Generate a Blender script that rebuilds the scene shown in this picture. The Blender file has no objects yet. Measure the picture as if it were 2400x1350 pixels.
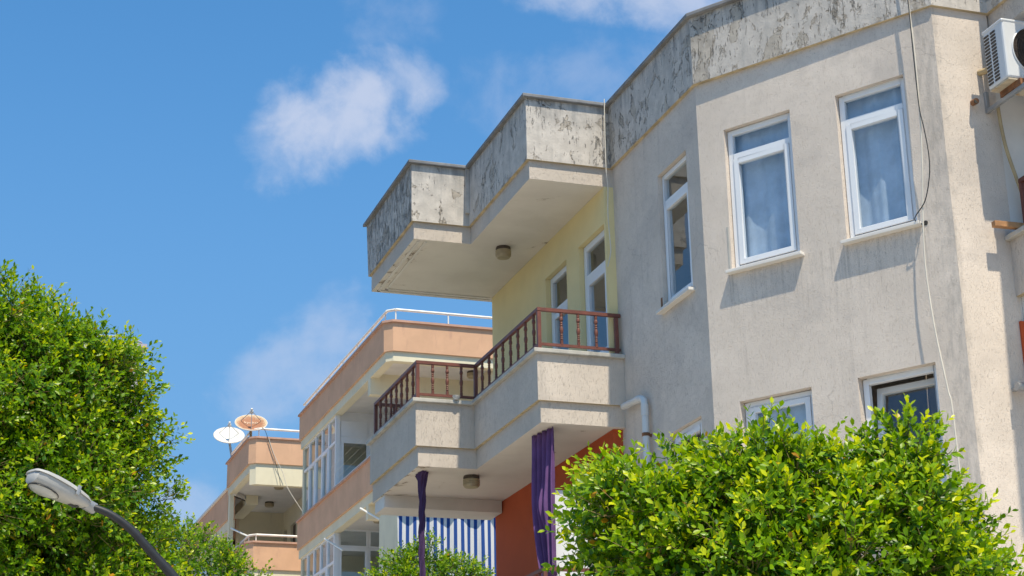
import bpy, bmesh, math, random
import numpy as np
from mathutils import Vector, Matrix
S = bpy.context.scene
COL = S.collection
RAD = math.radians
# ------------------------------------------------------------------ camera
CAM_H = 1.6
cR = Vector((0.9463, -0.3227, -0.0211)); cF = Vector((0.3063, 0.8960, 0.3221))
cF.normalize(); cR = (cR - cR.dot(cF) * cF).normalized(); cU = cR.cross(cF)
FPX = 4149.85 / 2400.0
cam_d = bpy.data.cameras.new('camera'); cam = bpy.data.objects.new('camera', cam_d); COL.objects.link(cam)
cam_d.sensor_width = 36; cam_d.lens = 36 * FPX; cam_d.clip_end = 3000; cam_d.clip_start = .1
cam.matrix_world = Matrix(((cR.x, cU.x, -cF.x, 0), (cR.y, cU.y, -cF.y, 0), (cR.z, cU.z, -cF.z, CAM_H), (0, 0, 0, 1)))
S.camera = cam
# ------------------------------------------------------------------ sun, sky, exposure
SUN_EL, SUN_AZ = RAD(65), RAD(4)
sv = Vector((math.sin(SUN_AZ) * math.cos(SUN_EL), -math.cos(SUN_AZ) * math.cos(SUN_EL), math.sin(SUN_EL)))
sd = bpy.data.lights.new('sun', 'SUN'); sd.energy = 3.1; sd.angle = RAD(.55); sd.color = (1, .89, .70)
so = bpy.data.objects.new('sun', sd); COL.objects.link(so); so.location = (0, -20, 60)
so.rotation_euler = sv.to_track_quat('Z', 'Y').to_euler()
S.view_settings.view_transform = 'Standard'; S.view_settings.look = 'None'
S.view_settings.exposure = 1.03; S.view_settings.gamma = 1; S.view_settings.use_curve_mapping = False
S.render.engine = 'CYCLES'
S.cycles.max_bounces = 8; S.cycles.diffuse_bounces = 4; S.cycles.transparent_max_bounces = 12
S.cycles.use_denoising = True
SKY = .15


class NT:
    def __init__(s, nt): s.nt = nt; s.L = nt.links.new
    def n(s, t, **k):
        nd = s.nt.nodes.new(t)
        for a, b in k.items(): setattr(nd, a, b)
        return nd
    def put(s, sock, v):
        if hasattr(v, 'links') or hasattr(v, 'is_linked'): s.L(v, sock)
        elif isinstance(v, (tuple, list)) and len(v) == 3 and sock.type == 'RGBA': sock.default_value = (*v, 1)
        else: sock.default_value = v
    def math(s, op, a, b=0, c=0, clamp=False):
        nd = s.n('ShaderNodeMath', operation=op, use_clamp=clamp)
        s.put(nd.inputs[0], a); s.put(nd.inputs[1], b); s.put(nd.inputs[2], c)
        return nd.outputs[0]
    def vm(s, op, a, b=(0, 0, 0)):
        nd = s.n('ShaderNodeVectorMath', operation=op); s.put(nd.inputs[0], a); s.put(nd.inputs[1], b)
        return nd.outputs['Value' if op in ('DOT_PRODUCT', 'LENGTH', 'DISTANCE') else 'Vector']
    def noise(s, v, sc, det=4, ro=.55, dist=0):
        nd = s.n('ShaderNodeTexNoise'); s.L(v, nd.inputs['Vector'])
        nd.inputs['Scale'].default_value = sc; nd.inputs['Detail'].default_value = det
        nd.inputs['Roughness'].default_value = ro; nd.inputs['Distortion'].default_value = dist
        return nd.outputs['Fac']
    def smooth(s, x, a, b, lo=0., hi=1.):
        nd = s.n('ShaderNodeMapRange', interpolation_type='SMOOTHSTEP')
        s.put(nd.inputs[0], x)
        for i, q in enumerate((a, b, lo, hi)): nd.inputs[i + 1].default_value = q
        return nd.outputs[0]
    def mix(s, f, a, b, blend='MIX'):
        nd = s.n('ShaderNodeMix', data_type='RGBA', blend_type=blend)
        s.put(nd.inputs[0], f); s.put(nd.inputs[6], a); s.put(nd.inputs[7], b)
        return nd.outputs[2]
    def bump(s, h, st, dist=.01, nrm=None):
        nd = s.n('ShaderNodeBump'); s.put(nd.inputs['Height'], h); nd.inputs['Strength'].default_value = st
        nd.inputs['Distance'].default_value = dist
        if nrm: s.L(nrm, nd.inputs['Normal'])
        return nd.outputs[0]
    def scale(s, v, xyz):
        return s.vm('MULTIPLY', v, xyz)


# ------------------------------------------------------------------ sky with thin clouds
def build_world():
    w = bpy.data.worlds.new('World'); S.world = w; w.use_nodes = True
    nt = w.node_tree; nt.nodes.clear(); N = NT(nt)
    sky = N.n('ShaderNodeTexSky', sky_type='NISHITA'); sky.sun_disc = False
    sky.sun_elevation = SUN_EL; sky.sun_rotation = math.pi - SUN_AZ
    sky.air_density = 1.0; sky.dust_density = .6; sky.ozone_density = 1.6
    d = N.n('ShaderNodeTexCoord').outputs['Generated']
    f1 = N.noise(d, 16, 7, .56, .35); f2 = N.noise(d, 44, 5, .6, .2)
    fb = N.math('ADD', N.math('MULTIPLY', f1, .68), N.math('MULTIPLY', f2, .32))
    dens = None
    # every cloud: direction (x, y, z), half width, half height in radians, tilt, thickness
    clouds = [((.2095, .8864, .4128), .054, .027, .52, .95), ((.184, .900, .400), .030, .022, .45, .55), ((.2345, .868, .432), .026, .020, -.3, .75),
              ((.1986, .9385, .2825), .050, .025, .75, .52), ((.178, .947, .268), .035, .022, .5, .45), ((.2134, .93, .305), .02, .022, 1.2, .4),
              ((.352, .8133, .4730), .085, .018, -.1, .85), ((.3033, .8495, .4317), .045, .026, .2, .36), ((.339, .8354, .4326), .05, .022, 0, .32),
              ((.2284, .8558, .4641), .030, .026, .9, .30), ((.1372, .9694, .2036), .020, .02, .4, .5),
              ((-.35, .85, .4), .16, .05, .2, .8), ((.75, .55, .4), .2, .06, -.2, .8), ((-.8, .3, .5), .22, .07, 0, .9), ((.3, -.8, .4), .25, .08, .1, .9), ((-.4, -.7, .5), .2, .08, .3, .8)]
    for c, a, b, t, k in clouds:
        c = Vector(c).normalized(); e1 = Vector((c.y, -c.x, 0)).normalized(); e2 = e1.cross(c)
        ax = e1 * math.cos(t) + e2 * math.sin(t); ay = -e1 * math.sin(t) + e2 * math.cos(t)
        p = N.vm('SUBTRACT', d, tuple(c))
        x = N.math('DIVIDE', N.vm('DOT_PRODUCT', p, tuple(ax)), a); y = N.math('DIVIDE', N.vm('DOT_PRODUCT', p, tuple(ay)), b)
        r2 = N.math('ADD', N.math('MULTIPLY', x, x), N.math('MULTIPLY', y, y))
        g = N.smooth(N.math('ADD', r2, N.math('MULTIPLY', N.math('SUBTRACT', fb, .5), 7.5)), 1.55, -.75, 0, k)
        front = N.math('GREATER_THAN', N.vm('DOT_PRODUCT', d, tuple(c)), 0)
        g = N.math('MULTIPLY', g, front)
        dens = g if dens is None else N.math('MAXIMUM', dens, g)
    al = N.math('MULTIPLY', dens, .80)
    hz = N.vm('DOT_PRODUCT', d, (0, 0, 1))
    skyc = N.mix(1.0, sky.outputs[0], (.255, .505, .63), 'MULTIPLY')
    skyc = N.mix(N.smooth(hz, .50, .14, 0, .66), skyc, (.62, 1.16, 2.0))
    bg1 = N.n('ShaderNodeBackground'); bg2 = N.n('ShaderNodeBackground'); ms = N.n('ShaderNodeMixShader'); out = N.n('ShaderNodeOutputWorld')
    N.L(skyc, bg1.inputs[0]); bg1.inputs[1].default_value = SKY
    bg2.inputs[0].default_value = (.60, .65, .79, 1); bg2.inputs[1].default_value = .53
    N.L(al, ms.inputs[0]); N.L(bg1.outputs[0], ms.inputs[1]); N.L(bg2.outputs[0], ms.inputs[2]); N.L(ms.outputs[0], out.inputs[0])


build_world()
# ------------------------------------------------------------------ materials
M = {}


def new_mat(name):
    m = bpy.data.materials.new(name); m.use_nodes = True; nt = m.node_tree
    N = NT(nt); b = nt.nodes['Principled BSDF']; M[name] = m
    return m, N, b


def coords(N, kind='Object'): return N.n('ShaderNodeTexCoord').outputs[kind]


def simple(name, col, rough=.6, var=.12, sc=3, bump=0, bsc=60, metal=0, dirt=None):
    m, N, b = new_mat(name); v = coords(N)
    f = N.noise(v, sc, 5, .6)
    c = N.mix(N.smooth(f, .25, .75), tuple(q * (1 - var) for q in col), tuple(min(1, q * (1 + var)) for q in col))
    if dirt:
        g = N.noise(N.scale(v, (1, 1, .25)), 5.5, 6, .65)
        c = N.mix(N.smooth(g, .54, .72, 0, dirt[1]), c, dirt[0])
    N.L(c, b.inputs['Base Color']); b.inputs['Roughness'].default_value = rough; b.inputs['Metallic'].default_value = metal
    if bump: N.L(N.bump(N.noise(v, bsc, 4, .6), bump, .006), b.inputs['Normal'])
    return m


def noise_vec(N, v, sc):
    nd = N.n('ShaderNodeTexNoise'); N.L(v, nd.inputs['Vector']); nd.inputs['Scale'].default_value = sc; nd.inputs['Detail'].default_value = 4
    return nd.outputs['Color']


def stucco(name, col, rub=1.0, grit=1.0, grime=0., flecks=.55):
    """scratched render: vertical drag marks, grit and faint rain streaks"""
    m, N, b = new_mat(name); v = coords(N)
    big = N.noise(v, .9, 5, .6); mid = N.noise(v, 6, 5, .62); fine = N.noise(v, 85, 3, .6)
    drag = N.noise(N.scale(v, (130, 130, 20)), 1, 3, .55, 0)
    gouge = N.smooth(drag, .60, .68)
    c = N.mix(N.smooth(big, .3, .7), tuple(q * .90 for q in col), tuple(q * 1.06 for q in col))
    c = N.mix(N.smooth(mid, .42, .72, 0, .30), c, tuple(q * .80 for q in col))
    streak = N.noise(N.scale(v, (7, 7, .55)), 1, 5, .6)
    c = N.mix(N.smooth(streak, .55, .75, 0, .42), c, (col[0] * .66, col[1] * .67, col[2] * .69))
    c = N.mix(N.math('MULTIPLY', gouge, flecks), c, tuple(q * .42 for q in col))
    pits = N.smooth(N.noise(v, 75, 2, .5), .63, .69)
    c = N.mix(N.math('MULTIPLY', pits, flecks * .8), c, tuple(q * .4 for q in col))
    tr_ = N.noise(N.scale(v, (1.6, 1.6, 2.3)), 1, 6, .6, .8)
    c = N.mix(N.smooth(tr_, .46, .54, 0, .16), c, tuple(q * .82 for q in col))
    vo = N.n('ShaderNodeTexVoronoi', feature='DISTANCE_TO_EDGE')
    N.L(N.vm('ADD', v, N.scale(noise_vec(N, v, 3.5), (.35, .35, .35))), vo.inputs['Vector']); vo.inputs['Scale'].default_value = .55
    crack = N.math('MULTIPLY', N.smooth(vo.outputs['Distance'], .0045, .0012), N.smooth(N.noise(v, .8, 2, .5), .53, .60))
    c = N.mix(N.math('MULTIPLY', crack, .30), c, tuple(q * .45 for q in col))
    if grime:   # black weathering along the last metre of the splayed wall
        t = N.vm('DOT_PRODUCT', v, (.5404, -.8414, 0)); t = N.math('SUBTRACT', t, GRIME_T)
        edge = N.math('MULTIPLY', N.smooth(t, -.50, -.02), N.smooth(t, .06, .0))
        g = N.smooth(N.math('ADD', N.noise(N.scale(v, (16, 16, 5)), 1, 6, .7), N.math('MULTIPLY', edge, .20)), .56, .86, 0, grime)
        g = N.math('MULTIPLY', g, N.smooth(edge, .02, .6))
        c = N.mix(g, c, (.17, .17, .165))
        tc = N.math('ADD', t, 2.695); zz_ = N.vm('DOT_PRODUCT', v, (0, 0, 1)); dr = None
        for q_ in (.29, 1.12, 1.56, 2.39):      # rain drips off the ends of the two upper sills
            gq = N.smooth(N.math('ABSOLUTE', N.math('SUBTRACT', tc, q_)), .075, .01); dr = gq if dr is None else N.math('MAXIMUM', dr, gq)
        dr = N.math('MAXIMUM', dr, N.math('MULTIPLY', .5, N.math('MULTIPLY', N.smooth(tc, .25, .3), N.smooth(tc, 2.44, 2.39))))
        dr = N.math('MULTIPLY', dr, N.math('MULTIPLY', N.smooth(zz_, 6.55, 7.37), N.math('LESS_THAN', zz_, 7.40)))
        dr = N.math('MULTIPLY', dr, N.smooth(N.noise(N.scale(v, (30, 30, .9)), 1, 5, .65), .42, .68, 0, .55))
        c = N.mix(dr, c, (.24, .225, .20))
        soft = N.smooth(N.noise(N.scale(v, (1.3, 1.3, 1.6)), 1, 4, .6), .50, .72, 0, .40)
        c = N.mix(soft, c, (col[0] * .62, col[1] * .64, col[2] * .68))
    N.L(c, b.inputs['Base Color']); b.inputs['Roughness'].default_value = .92
    b.inputs['Specular IOR Level'].default_value = .2
    h = N.math('ADD', N.math('MULTIPLY', fine, .5 * grit), N.math('MULTIPLY', mid, .35))
    h = N.math('SUBTRACT', h, N.math('MULTIPLY', gouge, .38 * rub)); h = N.math('SUBTRACT', h, N.math('MULTIPLY', pits, .5))
    N.L(N.bump(h, .75, .009), b.inputs['Normal'])
    return m


def peeling(name, amount, flecked):
    """old off-white paint lifting off grey render: hairline-edged losses, curled chips with their shade painted in and many drag-mark flecks"""
    m, N, b = new_mat(name); v = coords(N)
    paint = (.54, .50, .455); bare = (.45, .405, .35)
    big = N.noise(v, .8, 4, .6); tone = N.noise(v, 7, 6, .65)
    p = N.noise(N.scale(v, (1, 1, .7)), 3.4, 10, .66, .5)
    gone = N.smooth(p, .585 - amount, .590 - amount)
    edge = N.math('MULTIPLY', N.smooth(p, .578 - amount, .588 - amount), N.smooth(p, .598 - amount, .589 - amount))
    edge = N.math('MULTIPLY', edge, N.smooth(N.noise(v, 9, 3, .6), .42, .58))
    drag = N.noise(N.scale(v, (46, 46, 10)), 1, 5, .62, .35)
    clus = N.noise(N.scale(v, (1.8, 1.8, 1.2)), 1, 4, .6)
    flk = N.smooth(N.math('ADD', drag, N.math('MULTIPLY', N.math('SUBTRACT', clus, .5), .30)), .66 - flecked, .685 - flecked)
    q = N.math('ADD', N.noise(N.scale(v, (11, 11, 5)), 1, 7, .68, .9), N.math('MULTIPLY', N.math('SUBTRACT', clus, .5), .35))
    deep = N.smooth(q, .665 - flecked * .9, .68 - flecked * .9)
    curl = N.smooth(N.noise(N.vm('ADD', N.scale(v, (11, 11, 5)), (0, 0, .22)), 1, 7, .68, .9), .64 - flecked, .68 - flecked)
    c = N.mix(N.smooth(tone, .35, .7), tuple(a * .88 for a in paint), tuple(a * 1.10 for a in paint))
    st = N.noise(N.scale(v, (8, 8, .5)), 1, 5, .6)
    c = N.mix(N.smooth(st, .48, .74, 0, .50), c, (.30, .295, .285))
    c = N.mix(N.smooth(N.noise(v, 2.3, 5, .6), .50, .75, 0, .45), c, (.33, .325, .315))
    c = N.mix(N.math('MULTIPLY', curl, .35), c, (.66, .64, .60))
    c = N.mix(gone, c, N.mix(N.smooth(tone, .4, .65), tuple(a * .85 for a in bare), tuple(a * 1.12 for a in bare)))
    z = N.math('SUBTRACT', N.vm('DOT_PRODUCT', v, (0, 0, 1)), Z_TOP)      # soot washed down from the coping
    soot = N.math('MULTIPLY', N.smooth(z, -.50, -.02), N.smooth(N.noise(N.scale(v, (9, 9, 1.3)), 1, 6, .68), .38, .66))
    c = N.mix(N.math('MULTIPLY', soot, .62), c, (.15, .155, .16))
    c = N.mix(N.math('MULTIPLY', edge, .5), c, (.15, .145, .135))
    c = N.mix(N.math('MULTIPLY', deep, .50), c, (.16, .158, .15))  # dark chips, with the shade under curled paint put into the colour
    c = N.mix(N.math('MULTIPLY', flk, .66), c, (.11, .11, .107))
    N.L(c, b.inputs['Base Color']); b.inputs['Roughness'].default_value = .9; b.inputs['Specular IOR Level'].default_value = .2
    h = N.math('SUBTRACT', N.math('MULTIPLY', tone, .5), N.math('MULTIPLY', gone, .8))
    for a_, w_ in ((flk, .9), (deep, .9), (edge, .5)): h = N.math('SUBTRACT', h, N.math('MULTIPLY', a_, w_))
    h = N.math('ADD', h, N.math('MULTIPLY', curl, .8)); h = N.math('ADD', h, N.math('MULTIPLY', N.noise(v, 70, 3, .6), .3))
    N.L(N.bump(h, 1.0, .014), b.inputs['Normal'])
    return m


Z_TOP = 8.762; GRIME_T = 0
OFF = Vector((8.0, 18.0, 0))   # base of the beige building
# world (X=v, Y=u) of the splayed wall's near end, in building coordinates
D_END = Vector((8.7836, 13.1073, 0)) - OFF
GRIME_T = D_END.x * .5404 - D_END.y * .8414
Z_TOP = 8.762 + CAM_H
BEIGE = (.67, .588, .512)
stucco('beige_stucco', BEIGE, grime=.32, flecks=.13)
stucco('balcony_stucco', (.58, .51, .44), rub=1.2, grit=.5, flecks=.19)
peeling('peeling_paint', .02, .005); peeling('peeling_paint_bad', .035, .09); peeling('peeling_paint_light', .0, .005); peeling('peeling_paint_curled', .02, .04)
simple('stained_drip', (.47, .38, .24), .9, .25, 6)
simple('coping_grey', (.20, .20, .205), .85, .25, 5, .4, 70)
simple('ledge_stone', (.44, .42, .38), .85, .18, 5, .4, 60, dirt=((.16, .15, .12), .6))
simple('yellow_paint', (.74, .62, .33), .85, .06, 1.2, .15, 90)
simple('orange_paint', (.44, .075, .018), .85, .08, 1.5, .12, 90)
simple('white_paint', (.66, .63, .59), .85, .08, 2)
simple('cream_paint', (.70, .64, .47), .85, .06, 1.2, .2, 80, dirt=((.45, .40, .33), .25))
simple('peach_paint', (.62, .375, .235), .9, .09, 1.5, .5, 75, dirt=((.44, .25, .18), .5))
simple('peach_coping', (.50, .30, .22), .9, .1, 4, .3)
simple('pvc_white', (.74, .76, .79), .32, .03, 2)
simple('pipe_white', (.60, .61, .61), .4, .06, 4)
simple('rail_white', (.78, .76, .70), .45, .08, 6, dirt=((.45, .30, .16), .35))
simple('brown_paint', (.16, .052, .036), .5, .22, 9, .3, 80)
simple('baluster_paint', (.15, .05, .032), .5, .3, 14, .3, 80)
simple('dark_room', (.035, .033, .03), .9)
simple('ground_pavers', (.52, .48, .42), .9, .12, 1)
simple('asphalt', (.055, .055, .057), .9, .15, 3)
simple('kerb_stone', (.35, .34, .32), .9, .1, 3)
simple('soil', (.16, .12, .085), .95, .2, 1)
simple('fixture_shade', (.33, .27, .17), .45, .15, 8)
simple('fixture_base', (.06, .045, .035), .6)
simple('dark_metal', (.014, .015, .018), .5, .4, 9)
simple('lamp_body', (.40, .395, .38), .4, .08, 5, dirt=((.36, .33, .28), .3))
simple('grey_metal', (.34, .35, .36), .4, .12, 5, 0, metal=.4)
simple('ac_white', (.60, .62, .64), .4, .04, 3)
simple('rust', (.20, .09, .04), .85, .4, 12, .5, 60)
simple('rust_stain', (.52, .45, .34), .8, .25, 9, dirt=((.40, .20, .06), .8))
simple('black_rubber', (.02, .02, .021), .5)
simple('black_grille', (.035, .024, .018), .5, .3, 20)
simple('cable_white', (.62, .58, .50), .6, .1)
simple('cable_tan', (.38, .29, .16), .7, .2)
simple('plank_wood', (.40, .20, .085), .7, .3, 10, .3)
simple('dish_white', (.56, .54, .50), .5, .05, 4, dirt=((.44, .38, .29), .4))
simple('bark', (.17, .13, .095), .95, .3, 8, .8, 20)
simple('twig_bark', (.20, .155, .06), .9, .2, 8)
simple('far_wall', (.42, .38, .42), .9, .05)
simple('dark_doorway', (.085, .06, .045), .7, .2)
simple('cloth_white', (.76, .74, .77), .9, .05)
simple('blue_cloth', (.10, .17, .42), .9, .1)
simple('lens_cover', (.42, .43, .42), .12, .1, 8)
simple('label_ink', (.05, .05, .05), .7)
simple('letter_cream', (.66, .50, .36), .7)


def mat_soffit():
    m, N, b = new_mat('soffit_paint'); v = coords(N)
    c = N.mix(N.smooth(N.noise(v, 1.3, 4, .6), .3, .7), (.62, .575, .515), (.70, .655, .59))
    x = N.vm('DOT_PRODUCT', v, (1, 0, 0))          # damp edge along the street side
    edge = N.math('MULTIPLY', N.smooth(x, 5.95 - OFF.x, 5.6 - OFF.x), 1)
    p = N.noise(v, 2.1, 9, .66, .8)
    sc = N.math('ADD', p, N.math('MULTIPLY', edge, .12))
    gone = N.smooth(sc, .69, .70); dk = N.math('MULTIPLY', N.smooth(sc, .66, .695), N.smooth(sc, .735, .70))
    c = N.mix(N.smooth(sc, .60, .72, 0, .5), c, (.50, .43, .35))
    c = N.mix(N.math('MULTIPLY', gone, .7), c, (.40, .33, .25)); c = N.mix(N.math('MULTIPLY', dk, .8), c, (.17, .13, .095))
    N.L(c, b.inputs['Base Color']); b.inputs['Roughness'].default_value = .9
    N.L(N.bump(N.math('SUBTRACT', N.math('MULTIPLY', p, .2), gone), .6, .006), b.inputs['Normal'])


def mat_glass(name, tint, f0):
    m, N, b = new_mat(name); nt = m.node_tree; nt.nodes.remove(b)
    out = [n for n in nt.nodes if n.type == 'OUTPUT_MATERIAL'][0]
    g = N.n('ShaderNodeNewGeometry'); cs = N.math('ABSOLUTE', N.vm('DOT_PRODUCT', g.outputs['Incoming'], g.outputs['Normal']))
    sch = N.math('POWER', N.math('SUBTRACT', 1.0, cs, clamp=True), 5.0)
    f = N.math('ADD', N.math('MULTIPLY', sch, 1 - f0), f0, clamp=True)
    tr = N.n('ShaderNodeBsdfTransparent'); tr.inputs[0].default_value = (*tint, 1)
    gl = N.n('ShaderNodeBsdfGlossy'); gl.inputs['Roughness'].default_value = .012; gl.inputs[0].default_value = (.93, .97, 1, 1)
    v = coords(N); N.L(N.bump(N.noise(v, 1.1, 2, .5), .10, .03), gl.inputs['Normal'])
    df = N.n('ShaderNodeBsdfDiffuse'); df.inputs[0].default_value = (.42, .40, .37, 1)      # dust film
    dm = N.n('ShaderNodeMixShader'); N.L(N.smooth(N.noise(N.scale(v, (3, 3, 1)), 1, 6, .65), .45, .8, .01, .045), dm.inputs[0]); N.L(tr.outputs[0], dm.inputs[1]); N.L(df.outputs[0], dm.inputs[2])
    mx = N.n('ShaderNodeMixShader'); N.L(f, mx.inputs[0]); N.L(dm.outputs[0], mx.inputs[1]); N.L(gl.outputs[0], mx.inputs[2]); N.L(mx.outputs[0], out.inputs[0])


def mat_cloth(name, col, rough=.9, trans=.3, weave=0):
    m, N, b = new_mat(name); nt = m.node_tree; v = coords(N)
    out = [n for n in nt.nodes if n.type == 'OUTPUT_MATERIAL'][0]
    c = N.mix(N.smooth(N.noise(v, 4, 5, .6), .3, .7), tuple(q * .85 for q in col), tuple(q * 1.12 for q in col))
    N.L(c, b.inputs['Base Color']); b.inputs['Roughness'].default_value = rough; b.inputs['Specular IOR Level'].default_value = .15
    tl = N.n('ShaderNodeBsdfTranslucent'); N.L(c, tl.inputs[0])
    mx = N.n('ShaderNodeMixShader'); mx.inputs[0].default_value = trans
    N.L(b.outputs[0], mx.inputs[1]); N.L(tl.outputs[0], mx.inputs[2]); N.L(mx.outputs[0], out.inputs[0])
    return m, N, b, tl


def mat_stripe():
    m, N, b, tl = mat_cloth('striped_cloth', (.8, .8, .8), trans=.25)
    v = coords(N); x = N.vm('DOT_PRODUCT', v, (1, 0, 0))
    w = N.math('FRACT', N.math('MULTIPLY', x, 1 / .12))
    k = N.math('MULTIPLY', N.smooth(w, .08, .11), N.smooth(w, .60, .57))
    c = N.mix(k, (.78, .79, .82), (.035, .10, .36))
    for s in (b.inputs['Base Color'], tl.inputs[0]): N.L(c, s)


def mat_rusty_dish():
    m, N, b = new_mat('dish_rusty'); v = coords(N)
    r = N.vm('LENGTH', N.scale(v, (1, 1, 0)))
    n = N.noise(v, 9, 6, .65)
    f = N.smooth(N.math('ADD', r, N.math('MULTIPLY', N.math('SUBTRACT', n, .5), .35)), .48, .28)
    c = N.mix(f, (.55, .44, .29), (.30, .125, .06))
    c = N.mix(N.smooth(N.noise(v, 16, 5, .6), .5, .7, 0, .5), c, (.38, .18, .08))
    N.L(c, b.inputs['Base Color']); b.inputs['Roughness'].default_value = .7


def mat_leaf(name, old, mid, young):
    m, N, b = new_mat(name); nt = m.node_tree
    out = [n for n in nt.nodes if n.type == 'OUTPUT_MATERIAL'][0]
    a = N.n('ShaderNodeAttribute', attribute_name='tone').outputs['Fac']
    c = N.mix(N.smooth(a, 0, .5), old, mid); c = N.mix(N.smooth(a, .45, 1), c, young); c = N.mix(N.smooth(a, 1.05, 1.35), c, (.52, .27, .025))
    N.L(c, b.inputs['Base Color']); b.inputs['Roughness'].default_value = .36; b.inputs['Specular IOR Level'].default_value = .28
    tl = N.n('ShaderNodeBsdfTranslucent'); N.L(N.mix(1.0, c, (1.3, 1.2, .35), 'MULTIPLY'), tl.inputs[0])
    mx = N.n('ShaderNodeMixShader'); mx.inputs[0].default_value = .42
    N.L(b.outputs[0], mx.inputs[1]); N.L(tl.outputs[0], mx.inputs[2]); N.L(mx.outputs[0], out.inputs[0])


mat_soffit(); mat_glass('glass', (.86, .92, .96), .10); mat_glass('glass_side', (.80, .86, .88), .12)
mat_cloth('purple_cloth', (.17, .088, .235), trans=.2); mat_cloth('dark_purple_cloth', (.075, .045, .115), trans=.15); mat_cloth('grey_lilac_cloth', (.30, .26, .34), trans=.2)
mat_cloth('net_curtain', (.62, .69, .79), trans=.15); mat_stripe(); mat_rusty_dish()
mat_leaf('ficus_leaf', (.036, .120, .004), (.19, .35, .005), (.56, .62, .010))
mat_leaf('ficus_leaf_near', (.036, .120, .004), (.205, .365, .005), (.58, .63, .010))

# ------------------------------------------------------------------ mesh helpers


class MB:
    """collects shapes and becomes one mesh"""
    def __init__(s): s.v = []; s.f = []; s.m = []
    def add(s, vs, fs, mi=0):
        o = len(s.v); s.v += [tuple(q) for q in vs]; s.f += [tuple(i + o for i in f) for f in fs]; s.m += [mi] * len(fs); return s
    def box(s, x0, x1, y0, y1, z0, z1, mi=0):
        x0, x1 = sorted((x0, x1)); y0, y1 = sorted((y0, y1)); z0, z1 = sorted((z0, z1))
        return s.add([(x0, y0, z0), (x1, y0, z0), (x1, y1, z0), (x0, y1, z0), (x0, y0, z1), (x1, y0, z1), (x1, y1, z1), (x0, y1, z1)],
                     [(0, 3, 2, 1), (4, 5, 6, 7), (0, 1, 5, 4), (1, 2, 6, 5), (2, 3, 7, 6), (3, 0, 4, 7)], mi)
    def obox(s, o, ex, ey, ez, mi=0):
        o, ex, ey, ez = (Vector(q) for q in (o, ex, ey, ez))
        vs = [o + a * ex + b * ey + c * ez for c in (0, 1) for (a, b) in ((0, 0), (1, 0), (1, 1), (0, 1))]
        return s.add(vs, [(0, 3, 2, 1), (4, 5, 6, 7), (0, 1, 5, 4), (1, 2, 6, 5), (2, 3, 7, 6), (3, 0, 4, 7)], mi)
    def prism(s, pts, z0, z1, mi=0, bottom=None, top=None):
        n = len(pts); vs = [(p[0], p[1], z0) for p in pts] + [(p[0], p[1], z1) for p in pts]
        s.add(vs, [(i, (i + 1) % n, n + (i + 1) % n, n + i) for i in range(n)], mi)
        s.add(vs[:n], [tuple(range(n - 1, -1, -1))], mi if bottom is None else bottom)
        s.add(vs[n:], [tuple(range(n))], mi if top is None else top); return s
    def ring(s, outer, inner, z0, z1, mi=0, bottom=None, closed=False):
        """a wall following an open path, between an outer and an inner line"""
        n = len(outer)
        P = lambda q, z: (q[0], q[1], z)
        for i in range(n if closed else n - 1):
            a, b, c, d = outer[i], outer[(i + 1) % n], inner[(i + 1) % n], inner[i]
            vs = [P(a, z0), P(b, z0), P(c, z0), P(d, z0), P(a, z1), P(b, z1), P(c, z1), P(d, z1)]
            s.add(vs, [(0, 1, 5, 4), (2, 3, 7, 6), (4, 5, 6, 7)], mi); s.add(vs, [(3, 2, 1, 0)], mi if bottom is None else bottom)
            if not closed and i == 0: s.add(vs, [(3, 0, 4, 7)], mi)
            if not closed and i == n - 2: s.add(vs, [(1, 2, 6, 5)], mi)
        return s
    def tube(s, pts, r, n=8, mi=0, caps=True):
        pts = [Vector(p) for p in pts]; rs = r if isinstance(r, (list, tuple)) else [r] * len(pts)
        t = (pts[1] - pts[0]).normalized(); up = Vector((0, 0, 1)) if abs(t.z) < .9 else Vector((1, 0, 0))
        a = t.cross(up).normalized(); vs = []
        for i, p in enumerate(pts):
            t = (pts[min(i + 1, len(pts) - 1)] - pts[max(i - 1, 0)]).normalized()
            a = (a - a.dot(t) * t).normalized(); b = t.cross(a)
            vs += [p + rs[i] * (math.cos(k * 2 * math.pi / n) * a + math.sin(k * 2 * math.pi / n) * b) for k in range(n)]
        fs = [(i * n + k, i * n + (k + 1) % n, (i + 1) * n + (k + 1) % n, (i + 1) * n + k) for i in range(len(pts) - 1) for k in range(n)]
        if caps: fs += [tuple(range(n - 1, -1, -1)), tuple((len(pts) - 1) * n + k for k in range(n))]
        return s.add(vs, fs, mi)
    def lathe(s, o, prof, n=16, mi=0, axis=None):
        """prof: (radius, height) pairs turned about z (or a given axis) from o"""
        o = Vector(o); az = Vector(axis).normalized() if axis else Vector((0, 0, 1))
        ax = az.orthogonal().normalized() if axis else Vector((1, 0, 0)); ay = az.cross(ax); vs = []
        for r, h in prof: vs += [o + az * h + r * (math.cos(k * 2 * math.pi / n) * ax + math.sin(k * 2 * math.pi / n) * ay) for k in range(n)]
        fs = [(i * n + k, i * n + (k + 1) % n, (i + 1) * n + (k + 1) % n, (i + 1) * n + k) for i in range(len(prof) - 1) for k in range(n)]
        fs += [tuple(range(n - 1, -1, -1)), tuple((len(prof) - 1) * n + k for k in range(n))]
        return s.add(vs, fs, mi)
    def grid(s, fn, nu, nv, mi=0):
        vs = [fn(i / nu, j / nv) for j in range(nv + 1) for i in range(nu + 1)]
        return s.add(vs, [(j * (nu + 1) + i, j * (nu + 1) + i + 1, (j + 1) * (nu + 1) + i + 1, (j + 1) * (nu + 1) + i) for j in range(nv) for i in range(nu)], mi)


def link(name, me, parent=None):
    o = bpy.data.objects.new(name, me); COL.objects.link(o)
    if parent is not None: o.parent = parent
    return o


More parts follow.
